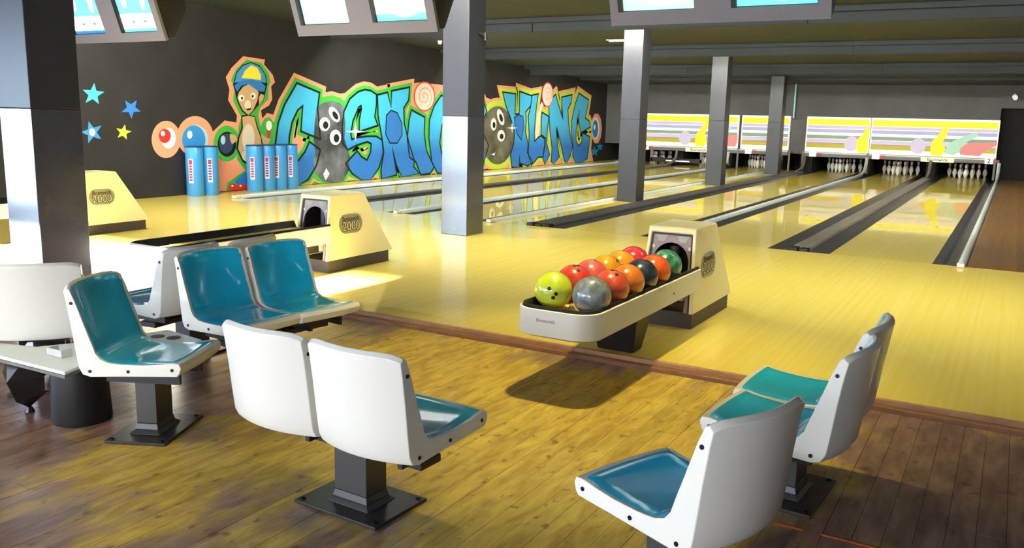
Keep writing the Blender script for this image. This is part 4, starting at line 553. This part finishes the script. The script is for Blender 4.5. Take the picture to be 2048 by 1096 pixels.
# ------------------------------------------------------------------ score monitors hanging above the approach
def monitor(x, lab, style):
    y, z = -3.72, 2.19
    t = thing('score_monitor', lab, 'monitor', (x, y, z), 0, 'double score monitors under the ceiling')
    w = .82; tilt = .33
    prof = [(.0, .0), (-.62*tilt, .62), (.2, .70), (.27, .34), (.10, .02)]
    obj('housing', prism(prof, -w+.012, w-.012, 'x'), 'monitor_side', t, bevel=.01)
    def fr(u, v, d=0):   # point on the sloping front: u across, v up
        return (u, -v*tilt - d, v - d*tilt)
    def plate(u0, u1, v0, v1, d0, d1):
        v = [fr(u0, v0, d0), fr(u1, v0, d0), fr(u1, v1, d0), fr(u0, v1, d0), fr(u0, v0, d1), fr(u1, v0, d1), fr(u1, v1, d1), fr(u0, v1, d1)]
        return v, box(0, 1, 0, 1, 0, 1)[1]
    fw, v0, v1 = .56, .085, .56
    obj('front_frame', join(plate(-w, w, -.01, v0, 0, .035), plate(-w, w, v1, .63, 0, .035), plate(-w, -w+.09, v0, v1, 0, .035), plate(w-.09, w, v0, v1, 0, .035), plate(-w+.09+fw+.02, w-.09-fw-.02, v0, v1, 0, .035)), 'monitor_front', t)
    for s, u0 in ((0, -w+.10), (1, w-.10-fw)):
        base = ('scr_blue', 'scr_mint', 'scr_mint')[style] if s == 0 else ('scr_blue', 'scr_white', 'scr_cyan')[style]
        sc = obj('screen', plate(u0, u0+fw, v0+.005, v1-.005, .002, .008), base, t)
        obj('screen_gap', plate(u0-.035, u0, v0, v1, .004, .036), 'rubber', t)
        if style == 0:
            obj('screen_picture', plate(u0, u0+fw, v0+.005, .27, .008, .0095), 'scr_cream', sc); obj('screen_picture', plate(u0, u0+fw, v0+.005, .12, .0095, .011), 'scr_cyan' if s else 'scr_deep', sc)
            obj('screen_picture', plate(u0+.06, u0+.42, .25, .275, .0095, .011), 'scr_white', sc)
            obj('screen_picture', (lambda pp: ([fr(*p, .0105) for p in pp], [tuple(range(len(pp)))]))([(u0+.38, .54), (u0+.52, .54), (u0+.45, .31), (u0+.40, .31)]), 'scr_white', sc)
            obj('screen_picture', (lambda pp: ([fr(*p, .0105) for p in pp], [tuple(range(len(pp)))]))([(u0+.13+.045*math.cos(a), .40+.07*math.sin(a)) for a in [PI*k/5 for k in range(10)]]), 'scr_pink', sc)
            for q in range(7): obj('screen_picture', plate(u0+.05+.065*q, u0+.085+.065*q, .14+.02*(q % 3), .18+.02*((q*2) % 3), .0095, .011), ('scr_pink', 'scr_white', 'scr_deep')[q % 3], sc)
        else:
            obj('screen_picture', plate(u0, u0+fw, v0+.005, .15, .008, .0095), 'scr_mint' if s == 0 else 'scr_cyan', sc)
            obj('screen_picture', (lambda pp: ([fr(*p, .0105) for p in pp], [tuple(range(len(pp)))]))([(u0+.33+.16*math.cos(a), .20+.085*math.sin(a)) for a in [PI*k/8 for k in range(16)]]), 'scr_white', sc)
    for sx in (-.5, .5): obj('hanger', tube([(sx, .05, .60), (sx, .05, ceil_z(y)-z+.05)], .02, 8), 'monitor_side', t)
monitor(-8.22, 'dark double score monitor at top left beside the near column, showing score tables', 0)
monitor(-4.66, 'grey double score monitor at top centre with washed out bright screens', 1)
monitor(-1.37, 'grey double score monitor at the top edge above the right lanes', 2)
# small ceiling fittings
t = thing('ceiling_strip_light', 'small pale strip fitting on the ceiling right of the middle column', 'light', (-6.2, 6.0, ceil_z(6.0)-.03))
obj('tube', box(-.35, .35, -.03, .03, -.01, .012), 'plate_white', t); obj('tray', box(-.4, .4, -.06, .06, .012, .03), 'lamp_body', t)
for x, y, lb in ((-10.2, 5.4, 'tiny pale ceiling spot left of the middle column'), (-10.6, 12.6, 'tiny pale ceiling spot above the painted word at right')):
    t = thing('ceiling_spot', lb, 'light', (x, y, ceil_z(y)-.05)); obj('bulb', lathe([(.0, -.04), (.035, -.03), (.04, 0)], 12), 'plate_white', t, smooth=60); obj('holder', lathe([(.05, 0), (.05, .04)], 12), 'lamp_body', t)
t = thing('security_camera', 'small white camera fixed high on the back wall at far right', 'camera', (.44, 17.08, 2.28))
obj('bracket', box(-.02, .02, -.1, .0, .0, .05), 'lamp_body', t); obj('camera_body', tube([(0, -.06, -.03), (.02, -.28, -.07)], .06, 12), 'plate_white', t, smooth=50)

# ------------------------------------------------------------------ ball returns
def rounded(hw, y0, y1, r, n=6):     # tray outline: rounded at the y0 end, square at y1
    P = [(hw, y1)]
    P += [(hw-r + r*math.cos(-a), y0+r + r*math.sin(-a)) for a in [PI/2*k/n for k in range(n+1)]]
    P += [(-hw+r - r*math.sin(a), y0+r - r*math.cos(a)) for a in [PI/2*k/n for k in range(n+1)]]
    return P + [(-hw, y1)]
def ball_return(x, lab, dy=0):
    # local origin: on the approach under the middle of the hood front
    t = thing('ball_return', lab, 'ball return', (x, -4.36+dy, 0), 0, 'ball returns on the approach')
    zb, zt = .115, .712; yf = lambda z: -.03 + .085*(z-zb)/(zt-zb)
    hx = lambda z: .208 - .030*(z-zb)/(zt-zb)
    yb = lambda z: .93 - .40*(z-zb)/(zt-zb)
    # hood: shell open at the front
    def ring(z): return [(-hx(z), yf(z), z), (hx(z), yf(z), z), (hx(z), yb(z), z), (-hx(z), yb(z), z)]
    a, b_ = ring(zb), ring(zt); v = a+b_
    zs0, zs1, mg = .115, .665, .03
    def fp(s, z, d=0): return (s*(hx(z)-mg), yf(z)+d, z)
    v += [fp(-1, zs0), fp(1, zs0), fp(1, zs1), fp(-1, zs1), fp(-1, zs0, .025), fp(1, zs0, .025), fp(1, zs1, .025), fp(-1, zs1, .025)]
    f = [(1, 2, 6, 5), (2, 3, 7, 6), (3, 0, 4, 7), (4, 5, 6, 7), (1, 5, 10, 9), (0, 8, 11, 4), (4, 11, 10, 5), (8, 12, 15, 11), (9, 10, 14, 13), (11, 15, 14, 10)]
    obj('hood', (v, f), 'hood', t, bevel=.012)
    # mauve front panel with an arched mouth
    aw, az = .135, .455; arch = [(aw*math.cos(PI*k/14), az + .145*math.sin(PI*k/14)) for k in range(15)]
    outl = [(aw, .115), (hx(.115)-mg-.004, .115), (hx(.66)-mg-.004, .66), (-hx(.66)+mg+.004, .66), (-hx(.115)+mg+.004, .115), (-aw, .115)] + [p for p in arch[::-1]]
    n = len(outl); vv = [(px, yf(pz)+.018, pz) for px, pz in outl] + [(px, yf(pz)+.034, pz) for px, pz in outl]
    fp_ = obj('front_panel', (vv, [tuple(range(n)), tuple(range(n, 2*n))[::-1]] + [(i, (i+1) % n, n+(i+1) % n, n+i) for i in range(n)]), 'mauve', t)
    obj('panel_line', join(*[(lambda s: ([(s*(hx(z)-mg-.0), yf(z)+.012, z) for z in (.12, .664)] + [(s*(hx(z)-mg-.012), yf(z)+.012, z) for z in (.12, .664)], [(0, 1, 3, 2)]))(s) for s in (-1, 1)],
        ([(s*(hx(z)-mg), yf(z)+.012, z) for z in (.664, .652) for s in (-1, 1)], [(0, 1, 3, 2)])), 'rubber', t)
    for s in (-1, 1):   # two pale instruction triangles
        tri = [(s*.035, .65), (s*.125, .65), (s*.098, .605), (s*.06, .603)]
        obj('panel_print', ([(px, yf(pz)+.0165, pz) for px, pz in tri], [(0, 1, 2, 3)]), 'print_grey', fp_)
        obj('panel_print', ([(s*.135+.012*math.cos(k*PI/4), yf(.56)+.0165, .565+.014*math.sin(k*PI/4)) for k in range(8)], [tuple(range(8))]), 'white_print', fp_)
    tun = [(aw+.002, .3)] + [(aw*1.02*math.cos(PI*k/14), az + .15*math.sin(PI*k/14)) for k in range(15)] + [(-aw-.002, .3)]
    obj('tunnel', join(grid([[(px, yf(pz)+.034, pz) for px, pz in tun], [(px, .42, pz) for px, pz in tun]]), ([(px, .42, pz) for px, pz in tun], [tuple(range(len(tun)))])), 'rubber', t, smooth=40)
    obj('roller', lathe([(.045, 0), (.045, .16)], 16, (-.02, .2, .40)), 'gutter', t, smooth=40)
    obj('plinth', frustum((-.195, .195, .0, .88, .001), (-.195, .195, .0, .88, .114)), 'plinth', t)
    # badge on the sloping right side
    def side(yy, zz, d): return (hx(zz)+d, yy, zz)
    for sgn in (1, -1):
        cyb, czb, R, Lh = .315, .43, .088, .075
        ov = [(cyb+Lh+R*math.cos(a), czb+R*math.sin(a)) for a in [-PI/2+PI*k/10 for k in range(11)]] + [(cyb-Lh+R*math.cos(a), czb+R*math.sin(a)) for a in [PI/2+PI*k/10 for k in range(11)]]
        n = len(ov); vv = [(sgn*(hx(z)+.0005), y, z) for y, z in ov] + [(sgn*(hx(z)+.006), y, z) for y, z in ov]
        bd = obj('badge', (vv, [tuple(range(n)), tuple(range(n, 2*n))] + [(i, (i+1) % n, n+(i+1) % n, n+i) for i in range(n)]), 'badge', t)
        def put(txt, size, zc, bold, name, m, d):
            g = text_geo(txt, size, bold); obj(name, ([(sgn*(hx(zc+p[1])+d+p[2]*.6), cyb+sgn*p[0], zc+p[1]) for p in g[0]], g[1]), m, bd)
        put('Brunswick', .058, .478, .0012, 'lettering', 'badge_ink', .0072)
        put('2000', .125, .408, .006, 'numerals', 'badge_ink', .0072); put('2000', .125, .408, -.0028, 'numerals_fill', 'hood', .0085)
    # tray
    y0, y1, hw = -1.80, -.005, .245
    o1 = rounded(hw, y0, y1, .13); o0 = rounded(hw-.02, y0+.03, y1, .115)
    n = len(o1); v = [(p[0], p[1], .285) for p in o0] + [(p[0], p[1], .30) for p in o1] + [(p[0], p[1], .44) for p in o1]
    i1 = rounded(hw-.018, y0+.018, y1, .114); i0 = rounded(hw-.05, y0+.05, y1, .085)
    v += [(p[0], p[1], .445) for p in i1] + [(p[0], p[1], .41) for p in i0]
    f = [tuple(range(n))]
    for k in range(4): f += [(k*n+i, k*n+i+1, (k+1)*n+i+1, (k+1)*n+i) for i in range(n-1)]
    obj('tray', (v, f), 'tray', t, smooth=35)
    v = [(p[0], p[1], .441) for p in rounded(hw-.010, y0+.010, y1, .122)] + [(p[0], p[1], .458) for p in rounded(hw-.020, y0+.02, y1, .112)] + [(p[0], p[1], .458) for p in rounded(hw-.032, y0+.032, y1, .1)] + [(p[0], p[1], .40) for p in rounded(hw-.062, y0+.062, y1, .07)] + [(p[0], p[1], .397) for p in rounded(hw-.075, y0+.075, y1, .058)]
    obj('rubber_rim', (v, [(k*n+i, k*n+i+1, (k+1)*n+i+1, (k+1)*n+i) for k in range(4) for i in range(n-1)]), 'rubber', t, smooth=35)
    ins = rounded(hw-.06, y0+.06, y1, .07); obj('tray_floor', ([(p[0], p[1], .3985) for p in ins], [tuple(range(n))]), 'tray_inner', t)
    obj('centre_ridge', prism([(-.03, .399), (-.012, .432), (.012, .432), (.03, .399)], y0+.25, y1-.25, 'y'), 'tray_inner', t)
    g = xf(text_geo('Brunswick', .027, 0), Matrix.Translation((-.03, y0-.0012, .385)) @ Matrix.Rotation(PI/2, 4, 'X')); obj('lettering', g, 'print_grey', t)
    obj('pedestal', frustum((-.15, .10, -.84, -.70, .002), (-.19, .15, -.92, -.62, .292)), 'rubber', t, bevel=.012)
    for s in (-1, 1): obj('screw', tube([(s*(hw-.001), -.55, .36), (s*(hw+.003), -.55, .36)], .007, 8), 'screw', t)
    obj('latch', box(.10, .125, -.02, .03, .20, .33), 'lamp_body', t)
    return t
ball_return(-1.404, 'cream ball return loaded with coloured bowling balls, on the right')
ball_return(-4.88, 'empty cream ball return behind the turquoise seats, centre left', .1)
ball_return(-8.62, 'cream ball return partly hidden behind the left column', .12)
# balls
def ball_mat(name, c1, c2, scale=5, rough=.12):
    m = bpy.data.materials.new(name); m.use_nodes = True; nt = m.node_tree; b = nt.nodes['Principled BSDF']
    tc = nt.nodes.new('ShaderNodeTexCoord'); no = nt.nodes.new('ShaderNodeTexNoise'); no.inputs['Scale'].default_value = scale*2.2; no.inputs['Detail'].default_value = 4; no.inputs['Distortion'].default_value = 1.6
    rp = nt.nodes.new('ShaderNodeValToRGB'); rp.color_ramp.elements[0].position = .40; rp.color_ramp.elements[1].position = .62; rp.color_ramp.elements[0].color = (*lin(c1), 1); rp.color_ramp.elements[1].color = (*lin(c2), 1)
    nt.links.new(tc.outputs['Object'], no.inputs['Vector']); nt.links.new(no.outputs['Fac'], rp.inputs[0]); nt.links.new(rp.outputs[0], b.inputs['Base Color'])
    b.inputs['Roughness'].default_value = .3; b.inputs['Coat Weight'].default_value = 1; b.inputs['Coat Roughness'].default_value = rough; M[name] = m
def sphere_geo(r, n=28, m=18):
    return lathe([(max(.0005, r*math.sin(PI*k/m)), -r*math.cos(PI*k/m)) for k in range(m+1)], n)
hole_g = lathe([(.011, -.004), (.011, .0012), (.008, .0012)], 12)
BALLS = [(-1.518, -5.915, (206, 220, 40), (222, 232, 78), 'lime yellow bowling ball at the front left end of the tray', (.55, -.78, .0)),
 (-1.518, -5.655, (226, 62, 52), (236, 96, 70), 'red bowling ball right behind the lime yellow one', (.1, -.2, .95)),
 (-1.518, -5.42, (226, 88, 96), (240, 130, 120), 'pink bowling ball third from the front in the far row', (-.2, .3, .95)),
 (-1.518, -5.195, (232, 160, 20), (240, 186, 40), 'golden yellow bowling ball fourth in the far row', (.4, .3, .9)),
 (-1.518, -4.965, (250, 152, 26), (252, 184, 48), 'amber orange bowling ball fifth in the far row', (-.3, .5, .8)),
 (-1.518, -4.735, (224, 36, 60), (232, 60, 96), 'crimson bowling ball at the hood end of the far row', (.3, .6, .8)),
 (-1.275, -5.925, (112, 118, 122), (150, 156, 158), 'silver grey bowling ball at the front right end of the tray', (-.5, .6, .6)),
 (-1.275, -5.67, (222, 74, 50), (238, 120, 80), 'coral red bowling ball right behind the silver one', (.1, -.1, .98)),
 (-1.275, -5.435, (232, 124, 34), (246, 158, 56), 'orange bowling ball third from the front in the near row', (-.6, .2, .75)),
 (-1.275, -5.21, (36, 44, 66), (56, 70, 100), 'dark navy bowling ball in the near row', (.2, .4, .9)),
 (-1.275, -4.985, (236, 84, 18), (246, 116, 34), 'bright orange red bowling ball next to the navy one', (-.2, .6, .75)),
 (-1.288, -4.735, (24, 104, 92), (96, 176, 140), 'marbled teal green bowling ball coming out of the hood mouth', (.3, .5, .8))]
bs = mesh('ball', sphere_geo(.108), None, 180)
for k, (x, y, c1, c2, lb, ax) in enumerate(BALLS):
    ball_mat('ball_paint_%d' % k, c1, c2, 3 if k not in (11, 6) else 5)
    t = thing('bowling_ball', lb, 'bowling ball', (x, y, .5055), 0, 'bowling balls on the ball return')
    me = bs.copy(); me.materials.clear(); me.materials.append(M['ball_paint_%d' % k]); o = obj('ball', me, None, t)
    A = Vector(ax).normalized(); u = A.orthogonal().normalized(); w = A.cross(u)
    for du, dw in ((0, .0), (.026, .008), (.012, -.05)):
        d = (A*.108 + u*du + w*dw).normalized()
        h = obj('finger_hole', hole_g, 'hole', t, loc=d*.1075); h.rotation_euler = d.to_track_quat('Z', 'Y').to_euler()

# ------------------------------------------------------------------ moulded seats
HW = .213
OUT = [(.238, .352), (.225, .338), (.0, .328), (-.18, .318), (-.215, .328), (-.232, .36), (-.243, .44), (-.256, .55), (-.272, .66), (-.281, .722)]
INN = [(-.264, .737), (-.250, .730), (-.228, .66), (-.194, .56), (-.166, .48), (-.150, .43), (-.128, .402), (-.09, .388), (-.03, .383), (.06, .384), (.14, .39), (.205, .400), (.238, .398), (.246, .378)]
def warp(x, y, z):
    s = max(0, min(1, (-y-.10)/.13)); s = s*s*(3-2*s); q = 1-(x/HW)**2
    dz = -.018*abs(x/HW)**8 if z > .7 else 0
    df = .012*q if y > .2 else 0
    dd = -.010*q if (y > -.1 and z > .37 and y < .2) else 0
    return (x, y - .048*s*q + df, z + dz + dd)
def shell_geo():
    P = OUT+INN; n = len(P); st = [-1, -.94, -.8, -.6, -.4, -.2, 0, .2, .4, .6, .8, .94, 1]
    v = [warp(HW*s, *p) for s in st for p in P]; f = []
    for k in range(len(st)-1): f += [(k*n+i, k*n+(i+1) % n, (k+1)*n+(i+1) % n, (k+1)*n+i) for i in range(n)]
    return v, f + [tuple(range(n)), tuple((len(st)-1)*n+i for i in range(n))]
def pad_geo():
    P = INN[1:13]; fine = []
    for a, b_ in zip(P[:-1], P[1:]):
        for q in range(3): fine.append((a[0]+(b_[0]-a[0])*q/3, a[1]+(b_[1]-a[1])*q/3))
    fine = fine[:-1]
    rows = []; w = HW-.012
    for j, (y, z) in enumerate(fine):
        a = fine[max(0, j-1)]; b_ = fine[min(len(fine)-1, j+1)]; tx, tz = b_[0]-a[0], b_[1]-a[1]; L = math.hypot(tx, tz); nx, nz = -tz/L, tx/L
        if nz < 0 and nx < 0: nx, nz = -nx, -nz
        row = []
        for k in range(15):
            s = -1+2*k/14; edge = (j == 0 or j == len(fine)-1 or k in (0, 14)); d = -.001 if edge else .005
            p = warp(w*s, y, z); row.append((p[0], p[1]+nx*d, p[2]+nz*d))
        rows.append(row)
    return grid(rows)
shell_me = mesh('shell', shell_geo(), 'shell', 38); pad_me = mesh('seat_pad', pad_geo(), 'pad', 180); screw_me = mesh('screw', tube([(-.003, 0, 0), (.003, 0, 0)], .0075, 10), 'screw', 40)
def seat(name, label, x, y, yaw, single=False):
    t = thing(name, label, 'chair', (x, y, FZ), yaw, 'moulded white and turquoise bowling seats')
    obj('shell', shell_me, None, t, bevel=.0035); obj('seat_pad', pad_me, None, t)
    for s in (-1, 1):
        for sy, sz in ((-.247, .655), (-.18, .345), (.0, .352), (.205, .368)): obj('screw', screw_me, None, t, loc=(s*HW, sy, sz))
    obj('mounting_bracket', join(box(-.1, .1, -.13, .15, .288, .318), box(-.12, -.10, -.16, .19, .27, .318), box(.10, .12, -.16, .19, .27, .318)), 'rubber', t)
    if single: post(t)
    return t
def post(t, wx=.155, wy=.10, pl=(.20, .145), top=.29):
    obj('base_plate', box(-pl[0], pl[0], -pl[1], pl[1], .001, .014), 'plate_dark', t, bevel=.003)
    obj('post', join(frustum((-wx/2-.03, wx/2+.03, -wy/2-.026, wy/2+.026, .014), (-wx/2-.008, wx/2+.008, -wy/2-.007, wy/2+.007, .03)), frustum((-wx/2-.008, wx/2+.008, -wy/2-.007, wy/2+.007, .03), (-wx/2, wx/2, -wy/2, wy/2, .06)), frustum((-wx/2, wx/2, -wy/2, wy/2, .06), (-wx/2, wx/2, -wy/2, wy/2, top))), 'post_grey', t, bevel=.004)
    for sx in (-1, 1):
        for sy in (-1, 1): obj('bolt', lathe([(.010, .014), (.010, .020), (.004, .022)], 8, (sx*(pl[0]-.025), sy*(pl[1]-.025), 0)), 'screw', t)
def twin_post(label, x, y, yaw, span=.44):
    t = thing('seat_pedestal', label, 'pedestal', (x, y, FZ), yaw, 'pedestals each carrying two seats')
    post(t, .165, .12, (.21, .155), .235)
    obj('cross_beam', box(-span/2-.13, span/2+.13, -.06, .06, .236, .268), 'rubber', t, bevel=.004)
seat('moulded_seat', 'white shelled seat seen from behind at centre front, turquoise pad showing at its right', -1.226, -7.679, -.035)
seat('moulded_seat', 'white seat back left of the centre front seat, half overlapped by it', -1.682, -7.66, -.043)
seat('moulded_seat', 'turquoise padded seat at left standing alone on its own grey post', -2.764, -7.605, -1.137, True)
seat('moulded_seat', 'turquoise padded seat behind the two centre front seats, left one of its pair', -2.977, -6.862, -1.649)
seat('moulded_seat', 'turquoise padded seat in front of the empty ball return, right one of its pair', -2.915, -6.424, -1.709)
seat('moulded_seat', 'large white seat at the bottom right cut by the picture edge, turquoise pad facing left', -.143, -7.706, 1.2, True)
seat('moulded_seat', 'middle seat of the right hand group, its white side facing the camera', -.026, -6.857, 1.483)
seat('moulded_seat', 'farthest seat of the right hand group, nearest the approach step', -.028, -6.424, 1.538)
seat('moulded_seat', 'cream seat back cut by the left picture edge below the near column', -3.77, -7.48, .848, True)
seat('moulded_seat', 'white seat back to back with the left turquoise pair, mostly hidden', -3.73, -6.80, 1.64)
seat('moulded_seat', 'hidden white seat behind the turquoise pair, only a top corner showing', -3.70, -6.36, 1.70)
twin_post('grey post and dark square base plate under the two centre front seats', -1.44, -7.68, -.04)
twin_post('dark pedestal under the turquoise pair facing right', -2.945, -6.64, -1.68)
twin_post('dark pedestal and base plate under the right hand pair of seats', -.027, -6.64, 1.51)
twin_post('dark pedestal under the hidden back to back pair at left', -3.715, -6.59, 1.67)

# ------------------------------------------------------------------ low table between the seats at left
t = thing('scoring_table', 'low grey white table with cup holes on a black drum pedestal at left', 'table', (-3.19, -7.70, FZ))
TT = [(.17, -.18), (.05, .15), (.06, .42), (.22, .45), (.22, .56), (-.10, .60), (-.20, .25), (-.34, .0), (-.56, -.06), (-.56, -.20)]
obj('table_top', prism(TT, .294, .312, 'z'), 'cap_white', t, bevel=.004)
obj('edge_band', prism([(p[0]*1.012, p[1]*1.012) for p in TT], .28, .2935, 'z'), 'cap_grey', t)
obj('drum_pedestal', lathe([(.135, .001), (.138, .01), (.128, .27), (.128, .279)], 28), 'rubber', t, smooth=40)
for hx_, hy_ in ((-.02, .47), (.07, .50), (-.08, .40), (.02, .38)): obj('cup_hole', lathe([(.036, .3125), (.036, .3145), (.030, .3145)], 18, (hx_, hy_, 0)), 'rubber', t)
obj('clip_rail', join(box(-.16, -.04, -.06, -.05, .314, .35), box(-.16, -.15, -.05, .0, .314, .35), box(-.05, -.04, -.05, .0, .314, .35)), 'lamp_body', t, bevel=.003)
t = thing('black_bin_bag', 'crumpled shiny black plastic bag hanging under the low table at left', 'bag', (-3.46, -7.765, FZ+.062))
bag = [(-.12, -.06, .215), (.06, -.10, .215), (.10, .05, .212), (-.05, .10, .213), (-.19, -.05, .12), (.02, -.15, .13), (.12, -.02, .15), (-.08, .14, .10), (-.13, -.05, .03), (.0, -.10, .015), (.08, .0, .05), (-.03, .09, .02), (-.03, -.02, -.04)]
obj('bag_body', (bag, [(3, 2, 1, 0), (0, 1, 5), (0, 5, 4), (1, 2, 6), (1, 6, 5), (2, 3, 7), (2, 7, 6), (3, 0, 4), (3, 4, 7), (4, 5, 9), (4, 9, 8), (5, 6, 10), (5, 10, 9), (6, 7, 11), (6, 11, 10), (7, 4, 8), (7, 8, 11), (8, 9, 12), (9, 10, 12), (10, 11, 12), (11, 8, 12)]), 'bag', t)
obj('bag_knot', lathe([(.012, -.085), (.025, -.06), (.014, -.035)], 8, (-.03, -.02, 0)), 'bag', t)

t = thing('floor_line', 'thin orange line on the dark boards behind the right seats', 'tape', (.19, -6.965, FZ+.001))
for x0, x1 in ((-.185, -.08), (-.015, .22)): obj('line_strip', box(x0, x1, -.006, .006, 0, .0012), 'line_orange', t)  # two flat orange strips lying on the boards

# ------------------------------------------------------------------ warm downlights over the seats (above the frame)
def downlight(x, y, lab, power, color, size, blend=.35, target=None, rad=.06):
    z = ceil_z(y)-.16
    t = thing('ceiling_downlight', lab, 'light', (x, y, z))
    obj('can', lathe([(.09, .0), (.10, .02), (.10, .17)], 20), 'lamp_body', t, smooth=40); obj('lens', lathe([(.075, -.004), (.08, -.001)], 20), 'lamp_glow', t)
    l = light('downlight_lamp', 'SPOT', (x, y, z-.02), power, color, target or (x, y, 0), spot_size=size, spot_blend=blend, shadow_soft_size=rad)
downlight(-1.35, -5.75, 'round ceiling downlight over the loaded ball return', 420, (1, .86, .36), 1.2, .55)
downlight(1.3, -5.6, 'round ceiling downlight right of the seats', 130, (1, .88, .48), 1.5, .7, (.9, -4.2, 0))
downlight(-3.2, -8.9, 'round ceiling downlight behind the low table', 160, (1, .86, .5), 1.1, .6)
for c in list(mural.children): c.location = (-XL, -7, 0)
mural.location = (XL, 7, 0)
